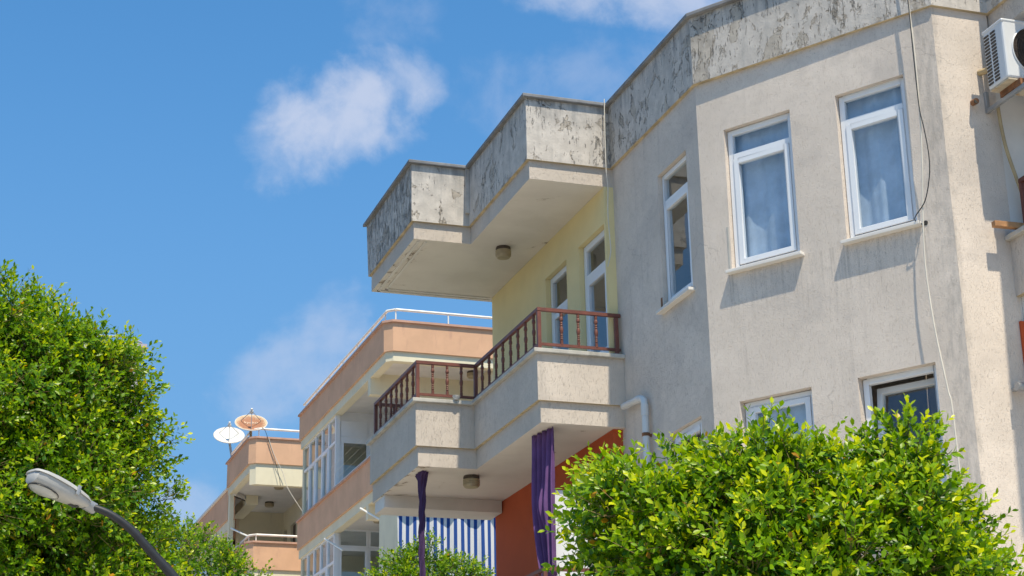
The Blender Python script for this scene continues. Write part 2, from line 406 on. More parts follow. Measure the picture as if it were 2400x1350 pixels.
def obj(name, mb, mats, parent=None, off=None, smooth=False, label=None, kind=None, bevel=0, solid=0, recalc=True):
    me = bpy.data.meshes.new(name)
    o_ = Vector(off) if off is not None else Vector((0, 0, 0))
    me.from_pydata([(q[0] - o_.x, q[1] - o_.y, q[2] - o_.z) for q in mb.v], [], mb.f)
    for m in (mats if isinstance(mats, (list, tuple)) else [mats]): me.materials.append(M[m] if isinstance(m, str) else m)
    me.polygons.foreach_set('material_index', mb.m)
    if recalc:
        bm = bmesh.new(); bm.from_mesh(me); bmesh.ops.remove_doubles(bm, verts=bm.verts, dist=1e-5)
        bmesh.ops.recalc_face_normals(bm, faces=bm.faces); bm.to_mesh(me); bm.free()
    if smooth:
        me.polygons.foreach_set('use_smooth', [True] * len(me.polygons))
        try: me.set_sharp_from_angle(angle=RAD(40))
        except Exception: pass
    me.update(); o = link(name, me, parent)
    if parent is None and off is not None: o.location = o_
    if bevel: b = o.modifiers.new('bevel', 'BEVEL'); b.width = bevel; b.segments = 2; b.limit_method = 'ANGLE'
    if solid: b = o.modifiers.new('thickness', 'SOLIDIFY'); b.thickness = solid
    if label: o['label'] = label
    if kind: o['kind'] = kind
    return o


def tag(o, label, cat, group=None, kind=None):
    o['label'] = label; o['category'] = cat
    if group: o['group'] = group
    if kind: o['kind'] = kind
    return o


def empty(name, loc, rz=0):
    o = bpy.data.objects.new(name, None); COL.objects.link(o); o.location = loc; o.rotation_euler = (0, 0, rz); o.empty_display_size = .3
    return o


def copy_tree(o, parent=None):
    c = o.copy(); COL.objects.link(c)
    if parent is not None: c.parent = parent
    for ch in list(o.children): copy_tree(ch, c)
    return c


def panel(mb, O, ex, n, x0, x1, z0, z1, holes, depth, mi=0, mi_rev=None):
    """a wall face with rectangular openings and their reveals; n points outwards"""
    O, ex, n = Vector(O), Vector(ex), Vector(n); ez = Vector((0, 0, 1))
    xs = sorted({x0, x1, *[q for h in holes for q in h[:2]]}); zs = sorted({z0, z1, *[q for h in holes for q in h[2:4]]})
    P = lambda x, z, d=0: O + ex * x + ez * z - n * d
    for a, b in zip(xs, xs[1:]):
        for c, d in zip(zs, zs[1:]):
            if any(h[0] <= (a + b) / 2 <= h[1] and h[2] <= (c + d) / 2 <= h[3] for h in holes): continue
            mb.add([P(a, c), P(b, c), P(b, d), P(a, d)], [(0, 1, 2, 3)], mi)
    mr = mi if mi_rev is None else mi_rev
    for a, b, c, d in holes:
        for (p, q) in (((a, c), (b, c)), ((b, c), (b, d)), ((b, d), (a, d)), ((a, d), (a, c))):
            mb.add([P(*p), P(*q), P(*q, depth), P(*p, depth)], [(0, 1, 2, 3)], mr)
    return mb


def frame_mb(mb, O, ex, n, x0, x1, z0, z1, w, d0, d1, mi=0):
    """four mitre-less bars round a rectangle, from depth d0 to d1 behind the wall face"""
    O, ex, n = Vector(O), Vector(ex), Vector(n); ez = Vector((0, 0, 1)); dn = -n * (d1 - d0)
    for a, b, c, d in ((x0, x0 + w, z0, z1), (x1 - w, x1, z0, z1), (x0 + w, x1 - w, z0, z0 + w), (x0 + w, x1 - w, z1 - w, z1)):
        mb.obox(O + ex * a + ez * c - n * d0, ex * (b - a), dn, ez * (d - c), mi)
    return mb


def bar_mb(mb, O, ex, n, x0, x1, z0, z1, d0, d1, mi=0):
    O, ex, n = Vector(O), Vector(ex), Vector(n)
    return mb.obox(O + ex * x0 + Vector((0, 0, z0)) - n * d0, ex * (x1 - x0), -n * (d1 - d0), Vector((0, 0, z1 - z0)), mi)


def pane_mb(O, ex, n, x0, x1, z0, z1, d):
    O, ex, n = Vector(O), Vector(ex), Vector(n); P = lambda x, z: O + ex * x + Vector((0, 0, z)) - n * d
    return MB().add([P(x0, z0), P(x1, z0), P(x1, z1), P(x0, z1)], [(0, 1, 2, 3)])


def window(parent, off, O, ex, n, x0, x1, z0, z1, tr=None, fw=.055, sw=.055, depth=.07, sill=True, sash=True, glass='glass', name='window', kick=None, open_=0, sill_x=(.035, .045), label=None):
    """white plastic window: outer frame (the part) with sash, panes and sill below it"""
    g = .006
    mb = MB(); frame_mb(mb, O, ex, n, x0 + g, x1 - g, z0 + g, z1 - g, fw, depth, depth + .06)
    if tr: bar_mb(mb, O, ex, n, x0 + fw + g, x1 - fw - g, tr - .032, tr + .032, depth, depth + .06)
    w = obj(name, mb, 'pvc_white', parent, off, bevel=.006, label=label)
    zt = tr - .032 if tr else z1 - fw - g
    lo = (x0 + fw + g + .004, x1 - fw - g - .004, z0 + fw + g + .004, zt - .004)
    if tr: obj('pane', pane_mb(O, ex, n, x0 + fw + g, x1 - fw - g, tr + .032, z1 - fw - g, depth + .03), glass, w, off)
    if sash:
        mb = MB(); frame_mb(mb, O, ex, n, *lo, sw, depth - .012, depth + .05)
        if kick: bar_mb(mb, O, ex, n, lo[0] + sw, lo[1] - sw, kick - .04, kick + .04, depth - .012, depth + .05)
        s = obj('sash', mb, 'pvc_white', w, off, bevel=.005)
        p = obj('pane', pane_mb(O, ex, n, lo[0] + sw, lo[1] - sw, (lo[2] + sw if not kick else kick + .04), lo[3] - sw, depth + .02), glass, w, off)
        if kick: obj('lower_panel', pane_mb(O, ex, n, lo[0] + sw, lo[1] - sw, lo[2] + sw, kick - .04, depth + .015), 'pvc_white', w, off)
        if open_:
            for q in (s, p):   # tilted inwards at the top
                h = Vector(O) + Vector((0, 0, lo[2])) - Vector(n) * (depth + .02) - Vector(off)
                T = Matrix.Translation(h) @ Matrix.Rotation(open_, 4, Vector(ex)) @ Matrix.Translation(-h); q.data.transform(T)
    else:
        obj('pane', pane_mb(O, ex, n, *lo, depth + .03), glass, w, off)
    if sill:
        mb = MB(); a, b = sill_x
        bar_mb(mb, O, ex, n, x0 - a, x1 + b, z0 - .036, z0 - .002, -.075, depth + .03)
        obj('sill', mb, 'white_paint', w, off, bevel=.005)
    return w


def W3(u, v, z): return Vector((v, u, z + CAM_H))


def P2(u, v): return (v, u)


H = CAM_H
# ------------------------------------------------------------------ ground
g = obj('ground', MB().box(-400, 400, -300, 700, -.5, 0), 'soil'); g['kind'] = 'structure'
g = obj('pavement', MB().box(-3.2, 14, -40, 160, .004, .14), 'ground_pavers'); g['kind'] = 'structure'
g = obj('kerb', MB().box(-3.4, -3.203, -40, 160, .004, .15), 'kerb_stone'); g['kind'] = 'structure'
g = obj('road', MB().box(-11, -3.403, -60, 200, -.1, .008), 'asphalt'); g['kind'] = 'structure'
g = obj('opposite_pavement', MB().box(-17, -11.003, -60, 200, .004, .14), 'ground_pavers'); g['kind'] = 'structure'
mb = MB()
for k in range(-10, 40): mb.box(-7.26, -7.14, k * 5, k * 5 + 2.4, .009, .012)
g = obj('road_marking', mb, 'white_paint'); g['kind'] = 'structure'

# ------------------------------------------------------------------ beige building, numbers measured from the photograph
zt, zp, zs, zr, zl, zb, zq = (q + H for q in (8.762, 7.951, 7.726, 6.143, 5.651, 5.068, 4.826))
uFar, uFn, uMn, uC, uD, uN = 22.18, 19.965, 17.702, 15.338, 13.070, 10.4
vF, vM, vW, vD, vE, vB = 5.517, 6.265, 7.2915, 8.7686, 9.381, 14.0
d, c = .0375, .048
ST = 2.9
bld = empty('apartment_building', OFF)
tag(bld, 'beige apartment block with stepped balconies and peeling grey parapet', 'building')
B_ = lambda name, mb, mats, **k: obj(name, mb, mats, bld, OFF, **k)


def roof_outline(o, far):
    """plan of the roof edge moved outwards by o"""
    return [P2(far + o, vF - o), P2(uFn - o, vF - o), P2(uFn - o, vM - o), P2(uMn - o, vM - o), P2(uMn - o, vW - o), P2(uC - o * .55, vW - o), P2(uD - o, vD - o * .35), P2(uD - o, vE - o), P2(uN - o, vE - o)]


def roof_poly(o, far): return roof_outline(o, far) + [P2(uN - o, vB), P2(far + o, vB)]


# parapet: three finishes, one mesh per stretch so that the bad stretches can look bad
ins = .25
mb = MB(); out = roof_outline(0, uFar)
inn = [P2(uFar, vF + ins), P2(uFn + ins, vF + ins), P2(uFn + ins, vM + ins), P2(uMn + ins, vM + ins), P2(uMn + ins, vW + ins), P2(uC + ins * .55, vW + ins), P2(uD + ins, vD + ins * .4), P2(uD + ins, vE + ins), P2(uN, vE + ins)]
segs = [(0, 1, 'peeling_paint_bad', 'badly flaked grey parapet'), (1, 2, 'peeling_paint_light', None), (2, 3, 'peeling_paint_light', None), (3, 4, 'peeling_paint', None), (4, 5, 'peeling_paint', None), (5, 6, 'peeling_paint_curled', 'parapet with curling paint above the splayed wall'), (6, 8, 'peeling_paint_light', None)]
zc = zt - .045
for a, b, m, lab in segs:
    mb = MB(); mb.ring(out[a:b + 1], inn[a:b + 1], zp, zc, bottom=1)
    if a == 0:
        mb.v = [(x, y + .115 * (z > zp + .1) if y > uFar - .01 else y, z) for x, y, z in mb.v]
    B_('parapet', mb, [m, 'stained_drip'], label=lab)
mb = MB(); mb.prism([P2(uFar, vF + ins)] + inn[1:8] + [P2(uN, vE + ins), P2(uN, vB), P2(uFar, vB)], zp + .004, zp + .3)
B_('roof', mb, 'coping_grey')
co = roof_outline(c, uFar + .1); ci = [(x, y) for x, y in inn]
mb = MB(); mb.ring(co, ci, zc + .001, zt); B_('parapet_coping', mb, 'coping_grey', bevel=.008)
# canopy slab: its edge sits a little behind the parapet, its underside is the painted soffit
so_ = roof_outline(-d, uFar)
poly = so_[:4] + [P2(uMn + d, vW + .2), P2(uC + .12, vW + .2), P2(uD + .2, vD + .25), P2(uD + .2, vE + d), P2(uN + d, vE + d), P2(uN + d, vB - d), P2(uFar - d, vB - d)]
mb = MB(); mb.prism(poly, zs, zp - .001, 0, bottom=1)
B_('canopy_slab', mb, ['balcony_stucco', 'soffit_paint'])
for dd in (.10, .19):   # mouldings along the street and far edges of the soffit
    mb = MB(); mb.box(vF + dd, vF + dd + .035, uFn + .1, uFar - dd, zs - .014, zs + .01); mb.box(vF + dd, 7.2, uFar - dd - .035, uFar - dd, zs - .014, zs + .01)
    B_('soffit_moulding', mb, 'white_paint')
# box strip in the first inner corner of the parapet
mb = MB(); mb.box(vM - .05, vM - .002, uFn - .05, uFn - .002, zp + .16, zc - .004); B_('corner_strip', mb, 'peeling_paint')

# outer walls
wall = MB()
A_O, A_ex, A_n = Vector((vW + d, 0, 0)), Vector((0, 1, 0)), Vector((-1, 0, 0))
C_O = W3(uC + d, vW + d, -H); C1 = W3(uD + d, vD + .015, -H)
C_ex = (C1 - C_O).normalized(); C_L = (C1 - C_O).length; C_n = Vector((-C_ex.y, C_ex.x, 0))
if C_n.y > 0: C_n = -C_n
hA = [(15.69, 16.452, 5.815 + H, 7.357 + H), (15.665, 16.46, 5.815 + H - ST, 4.463 + H)]
hC = [(.312, 1.090, 5.822 + H, 7.357 + H), (1.602, 2.342, 5.818 + H, 7.349 + H), (.303, 1.100, 5.82 + H - ST, 4.473 + H), (1.589, 2.378, 5.82 + H - ST, 4.464 + H)]
panel(wall, A_O, A_ex, A_n, uC + d, uMn + .1, 0, zp - .001, hA, .13)
panel(wall, C_O, C_ex, C_n, 0, C_L, 0, zp - .001, hC, .13)
panel(wall, W3(uD + d, vD + .015, -H), (1, 0, 0), (0, -1, 0), 0, 9.40 - vD - .015, 0, zp - .001, [], .1)
panel(wall, W3(uFar - .2, 7.24, -H), (1, 0, 0), (0, 1, 0), 0, vB - 7.24, 0, zs, [], .1)
panel(wall, W3(uN, vB, -H), (0, 1, 0), (1, 0, 0), 0, uFar - .2 - uN, 0, zs, [], .1)
panel(wall, W3(uN, 11.2, -H), (1, 0, 0), (0, -1, 0), 0, vB - 11.2, 0, zs, [], .1)
B_('wall', wall, 'beige_stucco', recalc=False)
B_('white_balcony_wall', MB().box(9.4, 11.4, uD + d + .002, uD + .3, 0, zs - .002), 'white_paint')
B_('side_room_wall', MB().box(11.2, 11.4, uN, uD + d, 0, zs - .003), 'white_paint')

# balconies of the two floors
def balcony(dz, wallmat, wlabel, first):
    b_zl, b_zb, b_zq, b_zr = zl + dz, zb + dz, zq + dz, zr + dz
    off_ = dict(F=.045, M=.032, uF=-.015, uM=-.09)
    f_v, m_v, f_u, m_u, far = vF + off_['F'], vM + off_['M'], uFn + off_['uF'], uMn + off_['uM'], 22.187
    E1 = [P2(far, f_v), P2(f_u, f_v), P2(f_u, m_v), P2(m_u, m_v), P2(m_u, vW + d - .002)]
    def sh(o): return [P2(far - (o if o < 0 else 0), f_v + o), P2(f_u + o, f_v + o), P2(f_u + o, m_v + o), P2(m_u + o, m_v + o), P2(m_u + o, vW + d - .002)]
    mb = MB(); mb.ring(E1, sh(.16), b_zb, b_zl - .048, bottom=1); B_('balcony_wall', mb, ['balcony_stucco', 'stained_drip'])
    mb = MB(); mb.prism(sh(d) + [P2(far, vW + d - .002)], b_zq, b_zb - .001, 0, bottom=1)
    B_('balcony_slab', mb, ['balcony_stucco', 'soffit_paint'])
    B_('balcony_floor', MB().prism(sh(.161) + [P2(far - .01, 7.2)], b_zb + .001, b_zb + .06), 'ledge_stone')
    led = MB(); led.ring(sh(-.048), sh(.20), b_zl - .047, b_zl); led.v = [(x if x < vW - .05 else vW + d - .003, y, z) for x, y, z in led.v]
    B_('balcony_ledge', led, 'ledge_stone', bevel=.006)
    # railing
    r_f, r_m, r_uF, r_uM, r_far = vF + .084, vM + .078, uFn + .044, uMn - .041, 22.05
    rail = MB(); k = .021; zt_ = b_zr - .045
    def seg(a, b, z0, z1, hw):
        a, b = Vector((*a, 0)), Vector((*b, 0)); t = (b - a).normalized(); s_ = Vector((-t.y, t.x, 0)) * hw
        rail.obox(a - s_ - t * (hw - .001) + Vector((0, 0, z0)), (b - a) + t * (2 * hw - .002), s_ * 2, (0, 0, z1 - z0))
    P = [P2(r_far, 7.18), P2(r_far, r_f), P2(r_uF, r_f), P2(r_uF, r_m), P2(r_uM, r_m), P2(r_uM, vW + d - .03)]
    for i, (a, b) in enumerate(zip(P, P[1:])):
        e = i * .0007
        seg(a, b, b_zr - .038 + e, b_zr + e, .023 - e); seg(a, b, b_zl + .055 + e, b_zl + .085 + e, .016 - e)
    rl = B_('balcony_railing', rail, 'brown_paint', recalc=True)
    for i, p in enumerate(P[1:]):
        q = (p[0] - (.0 if i < 4 else .03), p[1])
        obj('post', MB().box(q[0] - k, q[0] + k, q[1] - k, q[1] + k, b_zl, b_zr - .043), 'brown_paint', rl, OFF)
    prof = [(.018, 0), (.018, .05), (.012, .055), (.019, .075), (.012, .09), (.018, .10), (.012, .112), (.018, .125), (.012, .14), (.019, .16), (.023, .19), (.019, .22), (.012, .235),
            (.018, .25), (.012, .265), (.018, .28), (.012, .292), (.023, .318), (.020, .345), (.014, .36), (.018, .375), (.018, .41)]
    hz = (b_zr - .04) - (b_zl + .08); prof = [(r, h * hz / .41) for r, h in prof]
    bme = None
    def bal(x, y):
        nonlocal bme
        if bme is None:
            o = obj('baluster', MB().lathe((0, 0, 0), prof, 10), 'baluster_paint', rl); bme = o
        else:
            o = bme.copy(); COL.objects.link(o)
        o.location = Vector((x, y, b_zl + .08)) - OFF
    for t in (21.80, 21.515, 21.257, 21.0, 20.75, 20.488, 20.21): bal(r_f, t)
    for t in (5.793, 5.978, 6.158): bal(t, r_uF)
    for t in (19.737, 19.464, 19.196, 18.935, 18.65, 18.383, 18.11, 17.83): bal(r_m, t)
    for t in (6.61, 6.81, 7.024): bal(t, r_uM)
    for t in (5.85, 6.1, 6.35, 6.6, 6.85): bal(t, r_far)
    # back wall with two doors
    YO, Yex, Yn = Vector((7.215, 0, 0)), Vector((0, 1, 0)), Vector((-1, 0, 0))
    top = zs + dz
    holes = [(19.04, 19.80, b_zb + .08, top - .45), (17.775, 18.62, b_zb + .08, top - .445)]
    mb = MB(); panel(mb, YO, Yex, Yn, uMn + .03, 21.97, b_zb + .061, top - .002, holes, .16)
    mb.add([W3(uMn + .03, 7.215, b_zb + .061 - H), W3(uMn + .03, vW + d + .02, b_zb + .061 - H), W3(uMn + .03, vW + d + .02, top - .002 - H), W3(uMn + .03, 7.215, top - .002 - H)], [(0, 1, 2, 3)])
    mb.add([W3(21.97, 7.215, b_zb + .061 - H), W3(21.97, 7.5, b_zb + .061 - H), W3(21.97, 7.5, top - .002 - H), W3(21.97, 7.215, top - .002 - H)], [(0, 1, 2, 3)])
    B_('balcony_back_wall', mb, wallmat, label=wlabel, recalc=False)
    window(bld, OFF, YO, Yex, Yn, *holes[0], tr=top - .92, depth=.065, fw=.07, sw=.075, sill=False, glass='glass_side', name='balcony_door', kick=b_zb + .75)
    if first: window(bld, OFF, YO, Yex, Yn, *holes[1], tr=top - .86, depth=.065, fw=.075, sill=False, glass='glass_side', name='balcony_door', kick=b_zb + .75, sw=.085)
    else:
        B_('door_frame', frame_mb(MB(), YO, Yex, Yn, *holes[1], .06, .1, .15), 'pvc_white')
    # dropped beam at the far end
    return b_zl


balcony(0, 'yellow_paint', 'pale yellow wall under the roof canopy', True)
balcony(-ST, 'orange_paint', 'burnt orange wall under the balcony', False)
B_('end_beam', MB().box(5.62, 7.2, 21.65, 22.14, 4.665 + H, zq - .001), 'white_paint')
# white door leaf of the lower balcony, standing open
mb = MB(); mb.box(6.585, 7.19, 17.98, 18.03, 2.25 + H, 4.16 + H)
od = B_('open_door', mb, 'pvc_white', label='white door leaf standing open', bevel=.006)

# windows
sx = (.035, .045)
for i, h in enumerate(hC):
    up = i < 2
    window(bld, OFF, C_O, C_ex, C_n, *h, tr=(7.06 + H) if up else None, glass='glass', depth=.06 if up else .085, sill_x=sx, open_=0 if i != 3 else RAD(-7), label=None if i != 3 else 'window with its sash tilted open')
for i, h in enumerate(hA):
    window(bld, OFF, A_O, A_ex, A_n, *h, tr=(7.015 + H) if i == 0 else None, glass='glass_side', depth=.05, fw=.05, sill_x=(.045, .05))


def curtain_fn(O, ex, n, x0, x1, z0, z1, dep, k, ph):
    def fn(s, t):
        x = x0 + (x1 - x0) * s; f = .022 * math.sin(k * s * 6.283 + ph + .7 * math.sin(s * 9)) + .004 * math.sin(k * 2.3 * s * 6.283 + 1)
        return Vector(O) + Vector(ex) * x + Vector((0, 0, z1 + (z0 - z1) * t)) - Vector(n) * (dep + f * (.5 + .5 * t))
    return fn


for i, (h, lab) in enumerate(zip(hC, ('pale net curtain behind the tall window nearer the balcony', 'pale net curtain behind the tall window beside the hanging cables', 'pale net curtain behind the lower window nearer the drainpipe', None))):
    if lab:
        mb = MB().grid(curtain_fn(C_O, C_ex, C_n, h[0] - .05, h[1] + .05, h[2] - .1, h[3] + .1, .19, 3.4, i * 2), 60, 2)
        tag(obj('curtain', mb, 'net_curtain', None, C_O + C_ex * (h[0] + .4) + Vector((0, 0, h[2])), smooth=True, recalc=False), lab, 'curtain', 'net curtains in the splayed wall')
# broken plaster and small hardware on the windows
mb = MB(); bar_mb(mb, C_O, C_ex, C_n, .274, .300, 5.83 + H, 6.30 + H, -.003, .03); B_('broken_plaster', mb, 'ledge_stone', bevel=.004)
mb = MB(); bar_mb(mb, A_O, A_ex, A_n, 16.475, 16.515, 5.80 + H, 5.97 + H, -.006, .03); B_('broken_plaster', mb, 'rust', bevel=.004)

# next balcony and canopy towards the camera
uX = 10.6
E1 = [P2(uD + d - .002, vE - .015), P2(uX, vE - .015), P2(uX, 11.3)]
I1 = [P2(uD + d - .002, vE + .15), P2(uX + .15, vE + .15), P2(uX + .15, 11.3)]
mb = MB(); mb.ring(E1, I1, zb, zl - .048, bottom=1); B_('balcony_wall', mb, ['balcony_stucco', 'stained_drip'], label='balcony at the right end of the block')
mb = MB(); mb.box(vE + d, 11.3, uX + d, uD + d - .004, zq, zb - .001); B_('balcony_slab', mb, 'white_paint')
mb = MB(); mb.box(vE - .07, vE + .2, uX - .04, uD + d - .004, zl - .047, zl); B_('balcony_ledge', mb, 'ledge_stone', bevel=.006)
nr = MB(); nr.box(9.47, 9.52, uX, 13.04, 6.165 + H, 6.205 + H); nr.box(9.485, 9.505, uX, 13.03, 5.72 + H, 5.745 + H)
nr = B_('balcony_railing', nr, 'brown_paint')
for y in (13.0, 11.9, 10.8): obj('post', MB().box(9.475, 9.518, y - .02, y + .02, zl, 6.164 + H), 'brown_paint', nr, OFF)
B_('lower_back_wall', MB().box(9.36, 11.2, uD + d - .03, uD + d - .004, zs - ST - 1.2, zq - .002), 'orange_paint')

# rear wing behind the lower balcony
mb = MB(); mb.box(7.95, 11, 28.85, 31, 0, 6.5 + H); B_('rear_wing', mb, 'cream_paint')


# ------------------------------------------------------------------ fittings on the beige building
def ceiling_light(loc, r, label):
    e = empty('ceiling_light', loc); tag(e, label, 'ceiling light', 'round ceiling lights under the balconies')
    obj('base', MB().lathe((0, 0, -.045), [(r * .93, 0), (r * .97, .02), (r * .9, .045)], 20), 'fixture_base', e, smooth=True)
    prof = [(r * .80, -.145), (r * .95, -.125)]
    for k in range(3): prof += [(r, -.115 + k * .025), (r, -.105 + k * .025), (r * .94, -.10 + k * .025)]
    obj('shade', MB().lathe((0, 0, 0), prof + [(r * .96, -.046)], 28), 'fixture_shade', e, smooth=True)
    return e


ceiling_light(W3(20.0, 6.73, zs - H), .10, 'round ceiling light under the roof canopy above the yellow wall')
ceiling_light(W3(20.35, 6.38, zq - H), .105, 'round ceiling light under the balcony between the two purple curtains')

# purple curtains
def cloth_m(s, t):
    a, b = W3(18.25, 6.441, 4.815), W3(17.757, 6.531, 4.815); zz = t * 1.62
    lo = .02 + .04 * t + .50 * max(0, t - .45) ** 1.6 * 2.0; p = a.lerp(b, lo + (1 - lo) * s)
    f = .034 * math.sin(s * 27) + .014 * math.sin(s * 57 + 2) + .06 * math.exp(-((s - .55) / .22) ** 2 - ((t - .53) / .12) ** 2) + .035 * math.sin(s * 8 + 1) * t
    nn = Vector((-.984, -.18, 0)); return p + nn * f * (.5 + .6 * min(1, t * 3)) - Vector((0, 0, zz))
mb = MB().grid(cloth_m, 70, 40)
tag(obj('curtain', mb, 'purple_cloth', None, W3(18.0, 6.49, 3.2), smooth=True, solid=.004, recalc=False), 'wide purple curtain gathered under the balcony near the orange wall', 'curtain', 'purple balcony curtains')


def cloth_f(s, t):
    an = s * 2 * math.pi; z = 4.82 - t * 1.75; tw = t * 13
    r = .031 + .034 * math.exp(-t * 10) + .007 * math.cos(3 * (an + tw)) + .006 * math.cos(9 * an + tw * 2)
    fl = 1 + 1.5 * math.exp(-t * 11)
    return W3(20.35 + r * math.sin(an) * fl + .008 * math.sin(t * 7), 5.75 + r * math.cos(an) + .006 * math.sin(t * 9), z)
mb = MB().grid(cloth_f, 48, 60)
for i, f in enumerate(mb.f):
    if (i % 48) in range(0, 9) and i // 48 < 26: mb.m[i] = 1
tag(obj('curtain', mb, ['dark_purple_cloth', 'grey_lilac_cloth'], None, W3(20.35, 5.75, 3.05), smooth=True, recalc=False), 'purple curtain twisted into a rope in front of the striped blind', 'curtain', 'purple balcony curtains')


def blind_fn(s, t):
    v = 7.615 + 1.95 * s - .03 * (t if s < .05 else 0) + .06 * t * (1 - s); z = 6.26 - t * 1.5 - .02 * math.sin(s * 9)
    return W3(28.5 + .035 * math.sin(s * 30) * (.3 + t) + .02 * math.sin(s * 71) * t, v, z)
bl = obj('striped_blind', MB().grid(blind_fn, 90, 10), 'striped_cloth', None, W3(28.5, 8.6, 4.8), smooth=True, solid=.004, recalc=False)
tag(bl, 'blue and white striped cloth blind hanging beyond the lower balcony', 'blind')


def valance_fn(s, t):
    v = 7.61 + 1.96 * s; z = 6.42 - t * (.14 + .13 * abs(math.sin(s * 3.6 * math.pi)))
    return W3(28.37 + .01 * math.sin(s * 40), v, z)
vb = obj('valance', MB().grid(valance_fn, 60, 3), 'striped_cloth', bl, W3(28.5, 8.6, 4.8), solid=.004, recalc=False)
obj('curtain_rod', MB().tube([W3(28.42, 7.6, 6.43), W3(28.42, 9.6, 6.43)], .02).tube([W3(28.42, 8.1, 6.43), W3(28.86, 8.1, 6.43)], .015).tube([W3(28.42, 9.4, 6.43), W3(28.86, 9.4, 6.43)], .015), 'pipe_white', bl, W3(28.5, 8.6, 4.8))

cup = obj('cup', MB().lathe(W3(19.90, 6.06, 5.652), [(.028, 0), (.045, .03), (.05, .05), (.046, .05), (.03, .012)], 14), 'dish_white', None, W3(19.90, 6.06, 5.652), smooth=True)
tag(cup, 'small white cup standing on the balcony ledge', 'cup')
mb = MB().grid(lambda s, t: W3(18.33 + .26 * (s - .5), 6.40 + .10 * (t - .5), 5.668 + .05 * math.sin(s * 3.14) * math.sin(t * 3.14) + .012 * math.sin(s * 17 + t * 9) + .008 * math.sin(t * 23)), 18, 8)
for i, f in enumerate(mb.f): mb.m[i] = 1 if (i % 18) // 3 % 2 else 0
tag(obj('rag', mb, ['cloth_white', 'blue_cloth'], None, W3(18.33, 6.40, 5.66), smooth=True, solid=.004, recalc=False), 'crumpled blue and white rag on the ledge behind the balusters', 'rag')
# drainpipe
e = empty('drainpipe', W3(16.93, vW - .05, -H)); tag(e, 'white plastic drainpipe with an elbow beside the balcony', 'drainpipe')
o_ = W3(16.93, vW - .05, -H); vp = vW - .03
pts = [W3(17.52, vp, 5.03), W3(17.1, vp, 5.0), W3(17.0, vp, 4.985), W3(16.945, vp, 4.95), W3(16.93, vp, 4.88), W3(16.93, vp, 4.3), W3(16.93, vp, -1.4)]
obj('pipe', MB().tube(pts, .038, 12), 'pipe_white', e, o_, smooth=True)
obj('collar', MB().tube([W3(16.93, vp, 4.9), W3(16.93, vp, 4.78)], .044, 12), 'pipe_white', e, o_, smooth=True)
obj('collar', MB().tube([W3(17.03, vp, 4.99), W3(17.13, vp, 5.003)], .044, 12), 'pipe_white', e, o_, smooth=True)
for z in (4.55, 2.9): obj('clamp', MB().tube([W3(16.93, vp, z), W3(16.93, vp, z + .035)], .044, 12).box(vp, vW + d, 16.92, 16.94, z + H, z + .03 + H), 'rust', e, o_)
obj('joint', MB().tube([W3(16.93, vp, 4.05), W3(16.93, vp, 3.97)], .044, 12), 'pipe_white', e, o_, smooth=True)


# cables
def Cw(t, z, off=.1): return C_O + C_ex * t + C_n * off + Vector((0, 0, z + H))


def cat(pts, n=6):
    pts = [Vector(p) for p in pts]; out = []
    for i in range(len(pts) - 1):
        p0, p1, p2, p3 = pts[max(i - 1, 0)], pts[i], pts[i + 1], pts[min(i + 2, len(pts) - 1)]
        for k in range(n):
            t = k / n; out.append(.5 * ((2 * p1) + (p2 - p0) * t + (2 * p0 - 5 * p1 + 4 * p2 - p3) * t * t + (3 * p1 - p0 - 3 * p2 + p3) * t ** 3))
    return out + [pts[-1]]


def cable(name, pts, r, mat, label, cat_='cable', group=None, n=6):
    b = min((Vector(p) for p in pts), key=lambda q: q.z)
    o = obj(name, MB().tube(cat(pts, n), r, 6), mat, None, b, smooth=True); tag(o, label, cat_, group); return o


wc = [(2.50, 8.95, .12), (2.516, 8.038), (2.528, 7.488), (2.522, 6.955), (2.512, 6.647), (2.485, 6.27), (2.441, 5.77), (2.423, 5.439), (2.427, 5.14), (2.458, 4.68), (2.518, 4.157), (2.544, 3.87), (2.56, 2.2)]
cable('hanging_cable', [Cw(q[0], q[1], q[2] if len(q) > 2 else .10) for q in wc], .0075, 'cable_white', 'long white cable hanging from the roof past the tall window', group='cables on the splayed wall')
bc = [(2.505, 8.95), (2.522, 8.036), (2.52, 7.491), (2.525, 6.915), (2.552, 6.674), (2.572, 6.4), (2.555, 6.194), (2.487, 5.966), (2.357, 5.83), (2.411, 5.782)]
cable('hanging_cable', [Cw(a, b, .115 if i < 8 else (.09 if i == 8 else .0)) for i, (a, b) in enumerate(bc)], .0052, 'black_rubber', 'thin black cable bowing out into the hole by the sill', group='cables on the splayed wall')
cable('hanging_cable', [W3(17.64, v_, z_) for v_, z_ in ((7.225, 8.80), (7.215, 8.264), (7.215, 7.887), (7.228, 7.675), (7.215, 7.357), (7.228, 7.043), (7.232, 6.888), (7.188, 6.702))], .006, 'cable_white', 'short white cord dangling at the inner corner beside the balcony door')
cable('tan_cable', [W3(13.03, 9.353, 6.95), W3(13.03, 9.366, 6.716), W3(13.03, 9.403, 6.458), W3(13.03, 9.528, 5.997), W3(13.03, 9.60, 5.75)], .017, 'cable_tan', 'tan insulated hose running down below the air conditioner')
h = obj('cable_hole', MB().lathe(C_O + C_ex * 2.42 + C_n * .002 + Vector((0, 0, 5.80 + H)), [(.024, -.02), (.024, .002), (.018, .003)], 12, axis=C_n), 'dark_room', None, C_O + C_ex * 2.42 + Vector((0, 0, 5.8 + H)))
tag(h, 'dark cable hole in the wall beside the window sill', 'hole')
